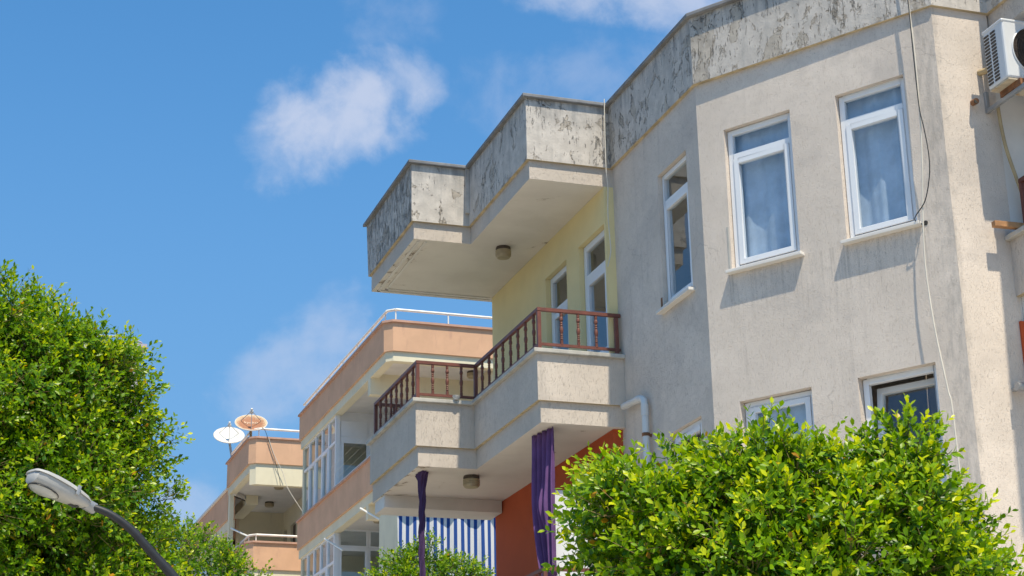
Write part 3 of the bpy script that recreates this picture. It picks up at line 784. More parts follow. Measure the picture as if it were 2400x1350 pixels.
# cut pipe stubs and the plank
for (v_, z_, l, dx, lab) in ((9.135, 6.985, .10, -.03, 'rusty cut pipe stub sticking out below the air conditioner'), (9.245, 7.31, .16, .02, 'pale pipe stub sticking out behind the air conditioner')):
    p = W3(uD + d, v_, z_); q = p + Vector((dx, -l, -.03))
    tag(obj('pipe_stub', MB().tube([p, q], .03, 10).lathe(q, [(.022, -.01), (.022, .002)], 10, 1, axis=(0, -1, 0)), ['cable_tan' if z_ > 7.2 else 'rust', 'dark_room'], None, p, smooth=True), lab, 'pipe stub')
tag(obj('wooden_plank', MB().obox(W3(12.93, 9.105, 5.672), (.75, 0, 0.012), (0, .06, 0), (0, 0, .055)), 'plank_wood', None, W3(12.95, 9.2, 5.67), bevel=.004), 'short wooden plank poking out past the ledge of the right balcony', 'plank')
e = empty('waste_pipe', W3(13.05, 9.18, 4.16)); tag(e, 'grey plastic waste pipe end sticking out at the right edge', 'pipe')
obj('pipe', MB().tube([W3(12.98, 9.2, 4.165), W3(12.98, 9.9, 4.15)], .032, 10), 'pipe_white', e, W3(13.05, 9.18, 4.16), smooth=True)
obj('socket', MB().tube([W3(12.98, 9.17, 4.166), W3(12.98, 9.27, 4.164)], .040, 10).box(9.2, 9.24, 12.98, 13.1, 4.15 + H, 4.18 + H), 'grey_metal', e, W3(13.05, 9.18, 4.16), smooth=True)

# air conditioner
ao = W3(12.86, 9.15, 7.0)
ac = empty('air_conditioner', ao); tag(ac, 'white outdoor air conditioner on rusty brackets at the right edge', 'air conditioner')
x0, x1, y0, y1, z0, z1 = 9.15, 9.93, 12.54, 12.86, 7.0 + H, 7.60 + H
obj('casing', MB().box(x0, x1, y0, y1, z0, z1), 'ac_white', ac, ao, bevel=.022)
obj('lid', MB().box(x0 - .006, x1 + .006, y0 - .006, y1 + .006, z1 - .03, z1 + .004), 'ac_white', ac, ao, bevel=.012)
obj('base_pan', MB().box(x0 + .01, x1 - .01, y0 + .01, y1 - .01, z0 - .014, z0 - .001), 'rust_stain', ac, ao)
slot = None
for col in range(2):
    for k in range(15):
        yc = 12.80 - col * .105; zc_ = z0 + .045 + k * .0345
        if slot is None:
            prof = []
            for a in range(16):
                an = a * math.pi / 8; prof.append((math.cos(an) * .0115 + (.030 if math.cos(an) > 0 else -.030), math.sin(an) * .0115))
            mb = MB(); n_ = len(prof)
            mb.add([(-.001, p[0], p[1]) for p in prof] + [(-.004, p[0], p[1]) for p in prof], [(i, (i + 1) % n_, n_ + (i + 1) % n_, n_ + i) for i in range(n_)] + [tuple(range(n_, 2 * n_)), tuple(range(n_ - 1, -1, -1))])
            slot = obj('vent_slot', mb, 'black_grille', ac); o = slot
        else: o = slot.copy(); COL.objects.link(o)
        o.location = Vector((x0, yc, zc_)) - ao
fc = Vector((9.15 + .04 + .285, y0, 7.30 + H)); FR = .235
obj('fan_recess', MB().lathe(fc, [(FR, .001), (FR, .004)], 40, axis=(0, -1, 0)), 'black_grille', ac, ao)
mb = MB()
for r in [FR * k / 9 for k in range(1, 10)]:
    mb.tube([fc + Vector((r * math.cos(a * math.pi / 20), -.016, r * math.sin(a * math.pi / 20))) for a in range(41)], .0028, 4, caps=False)
for a in range(10): mb.tube([fc + Vector((.05 * math.cos(a * .628), -.016, .05 * math.sin(a * .628))), fc + Vector((FR * math.cos(a * .628), -.016, FR * math.sin(a * .628)))], .003, 4)
obj('fan_grille', mb, 'black_grille', ac, ao)
mb = MB(); mb.tube([fc + Vector((FR * 1.02 * math.cos(a * math.pi / 24), -.006, FR * 1.02 * math.sin(a * math.pi / 24))) for a in range(49)], .008, 6, caps=False); obj('fan_rim', mb, 'ac_white', ac, ao, smooth=True)
mb = MB().lathe(fc + Vector((0, -.01, 0)), [(.045, 0), (.045, .012), (.03, .016)], 20, axis=(0, -1, 0)); obj('fan_hub', mb, 'black_grille', ac, ao)
for xb in (9.26, 9.80):
    mb = MB().box(xb, xb + .035, 12.40, uD + d - .003, 6.885 + H, 6.925 + H).box(xb, xb + .035, uD + d - .04, uD + d - .003, 6.926 + H, 7.10 + H)
    obj('bracket', mb, 'grey_metal', ac, ao, bevel=.003)
    obj('rubber_foot', MB().box(xb - .01, xb + .045, 12.5, 12.83, 6.927 + H, 7.0 + H - .015), 'rust', ac, ao)

# ------------------------------------------------------------------ peach buildings
def loc_xy(b): return Vector((b['v0'], b['u0'], 0))


B2 = dict(th=-.011, u0=36.284, v0=9.433, ch=.169, c=.05, d=.05, F=8.665, zt=12.046, zp=11.337, zs=11.117, zl=9.203, zb=8.437, zq=8.207)
p2 = empty('apartment_building', (B2['v0'], B2['u0'], 0), -B2['th'])
tag(p2, 'peach apartment block with white glazed balconies behind the striped blind', 'building', 'peach blocks down the street')
Q = lambda n_, mb, mats, par=None, **k: obj(n_, mb, mats, par or p2, **k)
BW = 9.0


def outline(ch, o, F, W=BW, far=None): return [(o, F if far is None else far), (o, ch + .41 * o), (ch + .41 * o, o), (W, o)]


def peach_floor(Qf, b, zt_, zp_, zs_, F, coping=True, W=BW, beam=.22, deep=None):
    ch, dd, cc = b['ch'], b['d'], b['c']
    mb = MB(); mb.ring(outline(ch, 0, F, W), outline(ch, .2, F, W), zp_, zt_ - .05); Qf('parapet', mb, 'peach_paint')
    mb = MB(); mb.ring(outline(ch, -cc, F, W), outline(ch, .24, F, W), zt_ - .049, zt_); Qf('parapet_coping', mb, 'peach_coping')
    mb = MB(); mb.ring(outline(ch, dd, F, W), outline(ch, dd + .2, F, W), zs_, zp_ - .001); Qf('edge_beam', mb, 'cream_paint')
    Qf('ceiling_slab', MB().box(dd + .201, W, dd + .201, F, zs_ + .10, zp_ + .2), 'white_paint')


zz = {k: v + H for k, v in B2.items() if k[0] == 'z'}
peach_floor(Q, B2, zz['zt'], zz['zp'], zz['zs'], 8.665)
peach_floor(Q, B2, zz['zl'], zz['zb'], zz['zq'], 8.665)
peach_floor(Q, B2, zz['zl'] - 2.9, zz['zb'] - 2.9, zz['zq'] - 2.9, 8.665)
Q('cross_beam', MB().box(.052, 4, 1.5, 1.72, 10.728 + H, zz['zs'] + .12), 'cream_paint')
Q('cross_beam', MB().box(.052, 4, 1.61, 1.83, 7.885 + H, zz['zq'] + .12), 'cream_paint')
Q('back_wall', MB().box(2.55, 2.75, .3, 8.6, 0, zz['zp'] + .1), 'cream_paint')
Q('main_wall', MB().box(2.76, BW, .3, 8.6, 0, zz['zp'] + .1), 'cream_paint')
Q('far_wall', MB().box(.1, 2.54, 8.45, 8.62, 0, zz['zp'] - .002), 'cream_paint')
Q('lower_wall', MB().box(.3, 2.5, .3, 8.4, 0, 4.9 + H), 'cream_paint')
# glazed balconies
def glazed(z0, z1, tz, first):
    n = 5; a0, a1 = 5.02, 8.60
    for k in range(n):
        x0_ = a0 + (a1 - a0) * k / n; x1_ = a0 + (a1 - a0) * (k + 1) / n - .004
        O, ex, nn = (.10, 0, 0), (0, 1, 0), (-1, 0, 0)
        mb = MB(); frame_mb(mb, O, ex, nn, x0_, x1_, z0, z1, .05, 0, .06); bar_mb(mb, O, ex, nn, x0_ + .05, x1_ - .05, tz - .03, tz + .03, 0, .06)
        w = Q('window', mb, 'pvc_white')
        up = pane_mb(O, ex, nn, x0_ + .05, x1_ - .05, tz + .03, z1 - .05, .03); obj('pane', up, 'glass_side', w)
        if k in (1, 3):
            s_ = MB(); frame_mb(s_, O, ex, nn, x0_ + .054, x1_ - .054, z0 + .054, tz - .034, .045, -.012, .04); obj('sash', s_, 'pvc_white', w)
        obj('pane', pane_mb(O, ex, nn, x0_ + .05, x1_ - .05, z0 + .05, tz - .03, .035), 'glass_side', w)


glazed(9.205 + H, 11.13 + H, 10.47 + H, True)
glazed(6.31 + H, 8.215 + H, 7.52 + H, False)
Q('corner_post', MB().box(.09, .20, 4.95, 5.016, 9.205 + H, 11.2 + H), 'pvc_white'); Q('corner_post', MB().box(.09, .20, 4.95, 5.016, 6.31 + H, 8.3 + H), 'pvc_white')
# near faces of the enclosures
O, ex, nn = (0, 4.985, 0), (1, 0, 0), (0, -1, 0)
w = Q('glazed_screen', MB().box(.202, 2.5, 4.99, 5.014, 10.44 + H, 11.22 + H).box(.202, .30, 4.975, 5.014, 9.2 + H, 10.438 + H).box(.88, 2.5, 4.99, 5.014, 9.2 + H, 10.438 + H), 'pvc_white')
obj('panel', MB().box(.22, .90, 4.975, 4.988, 10.60 + H, 11.0 + H), 'pvc_white', w, bevel=.004)
obj('panel', MB().box(.99, 1.7, 4.975, 4.988, 10.60 + H, 11.0 + H), 'pvc_white', w, bevel=.004)
obj('pane', pane_mb((0, 5.0, 0), (1, 0, 0), (0, -1, 0), .302, .878, 9.2 + H, 10.436 + H, 0), 'glass_side', w)
w = Q('glazed_screen', frame_mb(frame_mb(frame_mb(frame_mb(MB(), O, ex, nn, .202, .94, 7.87 + H, 8.32 + H, .05, 0, .04), O, ex, nn, .945, 1.42, 7.87 + H, 8.32 + H, .05, 0, .04), O, ex, nn, .202, .94, 6.3 + H, 7.866 + H, .075, -.02, .04), O, ex, nn, .945, 1.42, 6.3 + H, 7.866 + H, .05, 0, .04).box(1.422, 2.5, 4.985, 5.02, 6.3 + H, 8.32 + H), 'pvc_white')
for q in ((.252, .89, 7.92, 8.27), (.995, 1.37, 7.92, 8.27), (.277, .865, 6.4, 7.79), (.995, 1.37, 6.36, 7.81)): obj('pane', pane_mb((0, 5.0, 0), (1, 0, 0), (0, -1, 0), q[0], q[1], q[2] + H, q[3] + H, 0), 'glass_side', w)
def white_rail(par, pts, z0, z1, posts, name='roof_railing'):
    mb = MB()
    for a, b in zip(pts, pts[1:]): mb.tube([(*a, z1), (*b, z1)], .032, 8)
    r = obj(name, mb, 'rail_white', par, smooth=True)
    for p in posts: obj('post', MB().tube([(*p, z0), (*p, z1 - .01)], .016, 6), 'rail_white', r)
    return r


zrr = 12.325 + H
white_rail(p2, [(.1, 8.9 - .3), (.1, .26), (.26, .1), (BW, .1)], zz['zt'], zrr, [(.1, 8.4), (.1, 7.1), (.1, 5.7), (.1, 4.3), (.1, 2.9), (.1, 1.6), (.1, .4), (.26, .12), (1.48, .1), (2.7, .1)])
white_rail(p2, [(.08, 4.9), (.08, .3)], zz['zl'], 9.30 + H, [(.08, 4.8), (.08, 3.2), (.08, 1.6)], 'balcony_railing')
for (a, z_, l) in ((4.35, 9.28, .5), (.95, 9.33, .5)):
    r = Q('washing_line_arm', MB().tube([(.08, a - .3, z_ - .06), (-.16, a + .55, z_ + .36)], .022, 6), 'rail_white')
mb = MB()
for k in range(3): mb.tube([(-.16 + .09 * k, 4.85 - .3 * k, 9.62 - .1 * k + H), (-.16 + .09 * k, 1.45 - .3 * k, 9.67 - .1 * k + H)], .0025, 4)
Q('washing_line', mb, 'cable_white')


def light_at(par_b, a, b_, z_, r, label):
    c_, s_ = math.cos(par_b['th']), math.sin(par_b['th'])
    return ceiling_light((par_b['v0'] + a * s_ + b_ * c_, par_b['u0'] + a * c_ - b_ * s_, z_), r, label)


light_at(B2, 3.34, .75, zz['zq'] + .10, .13, 'ceiling light of the peach block left of the striped blind')
light_at(B2, .75, 2.25, zz['zs'] + .10, .13, 'ceiling light of the peach block seen between the brown balusters')

# farther peach block
B3 = dict(th=-.0163, u0=46.92, v0=8.39, ch=.171, c=.048, d=.047, F=3.31, zt=11.903, zp=11.162, zs=10.944, zs2=10.584, zl=9.025, zb=8.262)
p3 = empty('apartment_building', (B3['v0'], B3['u0'], 0), -B3['th'])
tag(p3, 'farther peach apartment block with two satellite dishes on its roof', 'building', 'peach blocks down the street')
Q3 = lambda n_, mb, mats, par=None, **k: obj(n_, mb, mats, par or p3, **k)
z3 = {k: v + H for k, v in B3.items() if k[0] == 'z'}
ch = B3['ch']; W_ = 6.0
mb = MB(); mb.ring(outline(ch, 0, 3.31, W_), outline(ch, .2, 3.31, W_), z3['zp'], z3['zt'] - .05); mb.box(.2, W_, 3.1, 3.309, z3['zp'], z3['zt'] - .05); Q3('parapet', mb, 'peach_paint')
mb = MB(); mb.ring(outline(ch, -.048, 3.35, W_), outline(ch, .24, 3.35, W_), z3['zt'] - .049, z3['zt']); Q3('parapet_coping', mb, 'peach_coping')
mb = MB(); o1, o2 = outline(ch, .047, 3.30, W_), outline(ch, .25, 3.30, W_); mb.ring(o1[:2], o2[:2], z3['zs'], z3['zp'] - .001); Q3('edge_beam', mb, 'cream_paint')
mb = MB(); mb.ring(o1[1:], o2[1:], z3['zs2'], z3['zp'] - .001); Q3('edge_beam', mb, 'cream_paint')
Q3('ceiling_slab', MB().box(.252, W_, .252, 6.1, z3['zs'] + .06, z3['zp'] + .3), 'white_paint')
Q3('pillar', MB().box(.06, .18, 3.05, 3.28, 0, z3['zs'] - .001), 'cream_paint')
Q3('cross_beam', MB().box(.6, .95, 3.4, 5.6, z3['zs'] - .2, z3['zs'] + .058), 'cream_paint')
Q3('end_wall', MB().box(.85, 2.2, 5.7, 6.2, 0, z3['zs'] + .059), 'cream_paint')
sw = MB(); hol = [(5.15, 5.55, 9.1 + H, 10.42 + H), (3.95, 4.65, 8.3 + H, 10.42 + H), (2.9, 3.5, 8.3 + H, 10.38 + H)]
panel(sw, (2.2, 0, 0), (0, 1, 0), (-1, 0, 0), .3, 5.7, 0, z3['zs'] + .059, hol, .12); Q3('side_wall', sw, 'cream_paint', recalc=False)
for h in hol: Q3('doorway', MB().box(2.28, 2.32, h[0] + .001, h[1] - .001, h[2] + .001, h[3] - .001), 'dark_doorway')
Q3('main_wall', MB().box(2.45, W_, .4, 6.3, 0, z3['zs'] + .059), 'cream_paint')
# lower balcony
for dz in (0, -2.9):
    mb = MB(); mb.ring(outline(ch, 0, 3.0, W_), outline(ch, .2, 3.0, W_), z3['zb'] + dz, z3['zl'] - .05 + dz); Q3('balcony_wall', mb, 'peach_paint')
    mb = MB(); mb.ring(outline(ch, -.048, 3.0, W_), outline(ch, .24, 3.0, W_), z3['zl'] - .049 + dz, z3['zl'] + dz); Q3('balcony_coping', mb, 'peach_coping')
    mb = MB(); mb.ring(outline(ch, .047, 3.0, W_), outline(ch, .25, 3.0, W_), z3['zb'] - .45 + dz, z3['zb'] - .001 + dz); Q3('edge_beam', mb, 'cream_paint')
    Q3('balcony_floor', MB().box(.252, 2.2, .252, 5.69, z3['zb'] - .1 + dz, z3['zb'] + .1 + dz), 'white_paint')
Q3('lower_wall', MB().box(.5, 2.19, .5, 5.6, 0, 5.0 + H), 'cream_paint')
white_rail(p3, [(.1, 3.2), (.1, .26), (.26, .1), (W_, .1)], z3['zt'], 12.15 + H, [(.1, 3.0), (.1, 1.6), (.1, .4), (.26, .12), (1.5, .1)])
white_rail(p3, [(.1, 2.9), (.1, .26), (.26, .1), (W_, .1)], z3['zl'], 9.21 + H, [(.1, 1.6), (.1, .3), (.26, .12), (1.6, .1)], 'balcony_railing')
Q3('washing_line_arm', MB().tube([(.1, .35, 9.2 + H), (-.12, 1.75, 9.68 + H)], .025, 6), 'rail_white')
# lower part of the block down the street
mb = MB(); mb.box(.1, .32, 3.6, 12, 10.30 + H, 11.17 + H).box(.321, 6, 6.3, 12, 10.30 + H, 11.17 + H); Q3('lower_parapet', mb, 'peach_paint')
Q3('lower_coping', MB().box(.05, .37, 3.59, 12.05, 11.172 + H, 11.24 + H), 'rail_white')
Q3('lower_band', MB().box(.14, .33, 3.62, 11.9, 10.02 + H, 10.299 + H), 'cream_paint')
Q3('lower_body', MB().box(.5, 6, 6.25, 11.8, 0, 10.019 + H), 'cream_paint')
for k in range(5):
    a = 6.3 + k * .9
    w = Q3('window', frame_mb(MB(), (.3, 0, 0), (0, 1, 0), (-1, 0, 0), a, a + .89, 8.4 + H, 10.015 + H, .06, 0, .06), 'pvc_white')
    obj('pane', pane_mb((.3, 0, 0), (0, 1, 0), (-1, 0, 0), a + .06, a + .83, 8.46 + H, 9.955 + H, .03), 'glass_side', w)
light_at(B3, 4.2, 1.45, z3['zs'] + .06, .14, 'ceiling light inside the open balcony of the farther peach block')
light_at(B3, 1.75, 1.2, z3['zs'] + .06, .14, 'ceiling light just behind the deep beam of the farther peach block')
def b3w(a, b_, z_):
    c_, s_ = math.cos(B3['th']), math.sin(B3['th']); return Vector((B3['v0'] + a * s_ + b_ * c_, B3['u0'] + a * c_ - b_ * s_, z_ + H))


e = empty('strip_light', b3w(3.5, .5, 10.93)); tag(e, 'long fluorescent strip light under the farther peach roof', 'strip light')
mb = MB(); mb.obox((-.38, -.45, -.04), (.12, -.05, 0), (.66, .84, 0), (0, 0, .1)); obj('housing', mb, 'white_paint', e)
mb = MB(); mb.tube([(-.32, -.44, -.05), (.32, .36, -.05)], .022, 6); obj('tube', mb, 'fixture_base', e)
cable('roof_cable', [b3w(-.06, *q) for q in ((.30, 12.15), (.40, 12.05), (.521, 11.724), (.685, 11.255), (.814, 10.787), (.854, 10.552))], .007, 'black_rubber', 'thin dark cable running from the rusty dish down the peach parapet', group='dish cables')
cable('roof_cable', [b3w(-.06, *q) for q in ((.50, 11.85), (.60, 11.55), (.72, 11.281), (.917, 10.911), (1.056, 10.504), (1.397, 9.99), (1.6, 9.7))], .009, 'cable_white', 'pale cable sagging across the open balcony from the dishes', group='dish cables')


def dish(center, mast_foot, aim, r, matname, label, lettering=False):
    e = empty('satellite_dish', mast_foot); tag(e, label, 'satellite dish', 'satellite dishes on the peach roof')
    aim = Vector(aim).normalized(); depth = .17 * r * 1.2
    d_ = bpy.data.objects.new('x', None)
    n, m_ = 40, 8; mb = MB()
    prof = [(max(.001, r * k / m_), depth * ((k / m_) ** 2 - 1)) for k in range(m_ + 1)]
    vs = []
    for rr, hh in prof: vs += [(rr * math.cos(2 * math.pi * q / n), rr * math.sin(2 * math.pi * q / n), hh) for q in range(n)]
    mb.add(vs, [(i * n + q, i * n + (q + 1) % n, (i + 1) * n + (q + 1) % n, (i + 1) * n + q) for i in range(m_) for q in range(n)] + [tuple(range(n - 1, -1, -1))])
    rot = aim.to_track_quat('Z', 'Y')
    # roll so that local y points up
    R_ = rot.to_matrix(); 
    R4 = Matrix.Translation(Vector(center) - Vector(mast_foot)) @ R_.to_4x4()
    o = obj('reflector', mb, matname, e, smooth=True, recalc=False, solid=.012); o.matrix_local = R4
    rim = MB().tube([(r * math.cos(2 * math.pi * q / n), r * math.sin(2 * math.pi * q / n), 0) for q in range(n + 1)], .014, 6, caps=False)
    q_ = obj('rim', rim, 'dish_white', o, smooth=True)
    fl = .78 * r; arms = MB()
    for a in (-90, 30, 150): arms.tube([(r * .72 * math.cos(RAD(a)), r * .72 * math.sin(RAD(a)), depth * (.52 - 1) + .02), (.02 * math.cos(RAD(a)), .02 * math.sin(RAD(a)), fl)], .009, 5)
    a_ = obj('feed_arm', arms, 'grey_metal', e); a_.matrix_local = R4
    f_ = obj('feed_horn', MB().lathe((0, 0, fl - .06), [(.028, 0), (.05, .02), (.05, .09), (.03, .11), (.03, .16)], 12), 'dish_white', e, smooth=True); f_.matrix_local = R4
    mt = MB().tube([(0, 0, -.1), Vector(center) - Vector(mast_foot) - aim * depth * 1.2], .038, 8); obj('mast', mt, 'cable_tan' if lettering else 'grey_metal', e)
    cl = MB().lathe((0, 0, -depth - .12), [(.07, 0), (.07, .13)], 10); k_ = obj('mount', cl, 'dark_metal', e); k_.matrix_local = R4
    if lettering:
        cu = bpy.data.curves.new('lettering', 'FONT'); cu.body = 'kyoko'; cu.size = .15; cu.align_x = 'CENTER'; cu.extrude = .002
        t = bpy.data.objects.new('lettering', cu); COL.objects.link(t)
        dg = bpy.context.evaluated_depsgraph_get(); me = bpy.data.meshes.new_from_object(t.evaluated_get(dg)); bpy.data.objects.remove(t)
        for v_ in me.vertices:
            rr2 = (v_.co.x ** 2 + (v_.co.y + .06) ** 2) / r ** 2; v_.co.y += .06; v_.co.z += depth * (rr2 - 1) + .022
        me.materials.clear(); me.materials.append(M['letter_cream']); l = link('lettering', me, e); l.matrix_local = R4
    return e


# both dishes point high to the south, seen nearly edge-on
dn1 = Vector((-.10, -.68, .73)); dn2 = Vector((-.10, -.70, .71))
dish(b3w(.35, .08, 12.37), b3w(.35, .08, 11.9), dn1, .440, 'dish_rusty', 'rusty satellite dish with faded lettering on the roof corner', True)
dish(b3w(3.31, .02, 12.73), b3w(3.31, .22, 11.7), dn2, .440, 'dish_white', 'clean white satellite dish on a mast beside the roof edge')

# far block behind the big tree: only its roof edge shows
fo = Vector((3.5, 60, 0)); fb = empty('apartment_building', fo); tag(fb, 'distant block whose roof railing peeps over the tall tree', 'building')
obj('wall', MB().box(-3, 6.45, 57.2, 66, 0, 17.25 + H), 'far_wall', fb, fo)
obj('roof_slab', MB().box(-3.1, 6.66, 56.95, 66.2, 17.251 + H, 17.36 + H), 'far_wall', fb, fo)
mb = MB(); zf = 17.58 + H
for a, b in zip([(2, 57.1), (6.1, 57.1), (6.55, 57.6), (6.55, 66)], [(6.1, 57.1), (6.55, 57.6), (6.55, 66)]): mb.tube([(*a, zf), (*b, zf)], .035, 6)
r = obj('roof_railing', mb, 'far_wall', fb, fo)
for p in ((3, 57.1), (4.6, 57.1), (6.1, 57.1), (6.55, 57.6), (6.55, 60)): obj('post', MB().tube([(*p, 17.36 + H), (*p, zf)], .03, 6), 'far_wall', r, fo)
for z_ in range(2, 17, 3):
    for x_ in (-1.5, 1.2, 3.9): obj('window', MB().box(x_, x_ + 1.4, 57.15, 57.19, z_, z_ + 1.4), 'dark_doorway', fb, fo)

# ------------------------------------------------------------------ street lamp
lo = Vector((2.05, 12.75, 0)); lamp = empty('street_lamp', lo)
tag(lamp, 'grey street lamp head on a black curved arm before the tall tree', 'street lamp')
arm = [(1.149, 12.679, 2.633), (1.285, 12.676, 2.583), (1.44, 12.68, 2.477), (1.567, 12.69, 2.347), (1.726, 12.698, 2.186), (1.854, 12.707, 2.025), (1.955, 12.723, 1.818), (2.02, 12.745, 1.50), (2.05, 12.75, 1.0), (2.05, 12.75, -1.0), (2.05, 12.75, -1.6 + .14)]
arm = [(a, b, z_ + H) for a, b, z_ in arm]
obj('pole', MB().tube(cat(arm, 5), [.025 + .0005 * min(k, 25) for k in range(51)], 14), 'dark_metal', lamp, lo, smooth=True)
tip = Vector((.722, 12.44, 2.80 + H)); root = Vector((1.13, 12.68, 2.652 + H))
ax = (root - tip).normalized(); Lh = (root - tip).length
side = ax.cross(Vector((0, 0, 1))).normalized(); upv = side.cross(ax)
if upv.z < 0: upv = -upv; side = -side
def head(secs, n=20, flat=None):
    """secs: (t, halfwidth, top, bottom)"""
    mb = MB(); vs = []
    for t, w, tp, bt in secs:
        for k in range(n):
            a = 2 * math.pi * k / n; x = math.copysign(abs(math.cos(a)) ** .8, math.cos(a)) * w; y = math.sin(a); y = y * tp if y > 0 else -abs(y) ** .6 * bt
            vs.append(tip + ax * (t * Lh) + side * x + upv * y)
    m = len(secs)
    return mb.add(vs, [(i * n + k, i * n + (k + 1) % n, (i + 1) * n + (k + 1) % n, (i + 1) * n + k) for i in range(m - 1) for k in range(n)] + [tuple(range(n - 1, -1, -1)), tuple((m - 1) * n + k for k in range(n))])
obj('head', head([(-.03, .045, .004, .05), (0, .075, .006, .075), (.12, .098, .012, .086), (.3, .104, .012, .09), (.5, .100, .012, .085), (.7, .088, .012, .07), (.88, .066, .012, .05), (.97, .045, .010, .042)]), 'lamp_body', lamp, lo, smooth=True)
obj('lid', head([(-.045, .055, .018, -.002), (-.01, .086, .030, -.003), (.12, .108, .044, -.004), (.3, .114, .052, -.004), (.5, .110, .054, -.004), (.7, .098, .05, -.004), (.88, .075, .04, -.003), (.96, .052, .026, -.003)]), 'lamp_body', lamp, lo, smooth=True)
lens = MB(); vs = []; n = 28
for rr, dp in ((1, 0), (.85, .012), (.5, .022), (.01, .026)):
    for k in range(n):
        a = 2 * math.pi * k / n; vs.append(tip + ax * (Lh * (.24 + .23 * math.cos(a) * rr)) + side * (.078 * math.sin(a) * rr * (1 - .25 * max(0, math.cos(a)))) - upv * (.083 + dp))
lens.add(vs, [(i * n + k, i * n + (k + 1) % n, (i + 1) * n + (k + 1) % n, (i + 1) * n + k) for i in range(3) for k in range(n)])
obj('lens', lens, 'lens_cover', lamp, lo, smooth=True, recalc=False)
mb = MB(); vs = [tip + ax * (Lh * (.24 + .24 * math.cos(2 * math.pi * k / n))) + side * (.082 * math.sin(2 * math.pi * k / n)) - upv * .082 for k in range(n + 1)]
obj('lens_gasket', mb.tube(vs, .004, 5, caps=False), 'dark_metal', lamp, lo)
obj('spigot', MB().tube([root - ax * .03 - upv * .012, root + ax * .055 - upv * .012], .042, 12), 'grey_metal', lamp, lo, smooth=True)
obj('clip', MB().obox(tip + ax * Lh * .62 + side * .095 - upv * .03, ax * .025, side * .018, upv * .07), 'grey_metal', lamp, lo, bevel=.003)
obj('clip', MB().obox(tip + ax * Lh * .62 - side * .113 - upv * .03, ax * .025, side * .018, upv * .07), 'grey_metal', lamp, lo, bevel=.003)
mb = MB(); mb.obox(tip + ax * Lh * .70 - side * .02 - upv * .071, ax * .05, side * .03, -upv * .004); mb.obox(tip + ax * Lh * .80 - side * .02 - upv * .060, ax * .02, side * .04, -upv * .006)
obj('rating_plate', mb, 'label_ink', lamp, lo)

# ------------------------------------------------------------------ trees
cam_o = np.array([0, 0, CAM_H]); nR, nU, nF = (np.array(q) for q in (cR, cU, cF))


def leaf_template(detail):
    if detail: 
        v = np.array([(0, 0, 0), (-.20, .27, .045), (.20, .27, .045), (-.26, .60, .05), (.26, .60, .05), (0, 1, -.03), (0, .28, 0), (0, .6, -.01)], float)
        f = [(0, 6, 1), (0, 2, 6), (1, 6, 7, 3), (6, 2, 4, 7), (3, 7, 5), (7, 4, 5)]
    else:
        v = np.array([(0, 0, 0), (-.27, .55, .05), (.27, .55, .05), (0, 1, -.02), (0, .5, 0)], float)
        f = [(0, 4, 1), (0, 2, 4), (1, 4, 3), (4, 2, 3)]
    return v, f


def unit(a): return a / np.maximum(1e-9, np.linalg.norm(a, axis=-1, keepdims=True))


def superpoint(rng, n, pw):
    """points on a rounded box: |x|^p + |y|^p + |z|^p = 1"""
    q = unit(rng.normal(size=(n * 6, 3))); s = (np.abs(q) ** pw).sum(1) ** (-1 / pw)
    pick = rng.choice(len(q), n, replace=False, p=s ** 3 / (s ** 3).sum())   # corners get their share of the surface
    return (q * s[:, None])[pick]


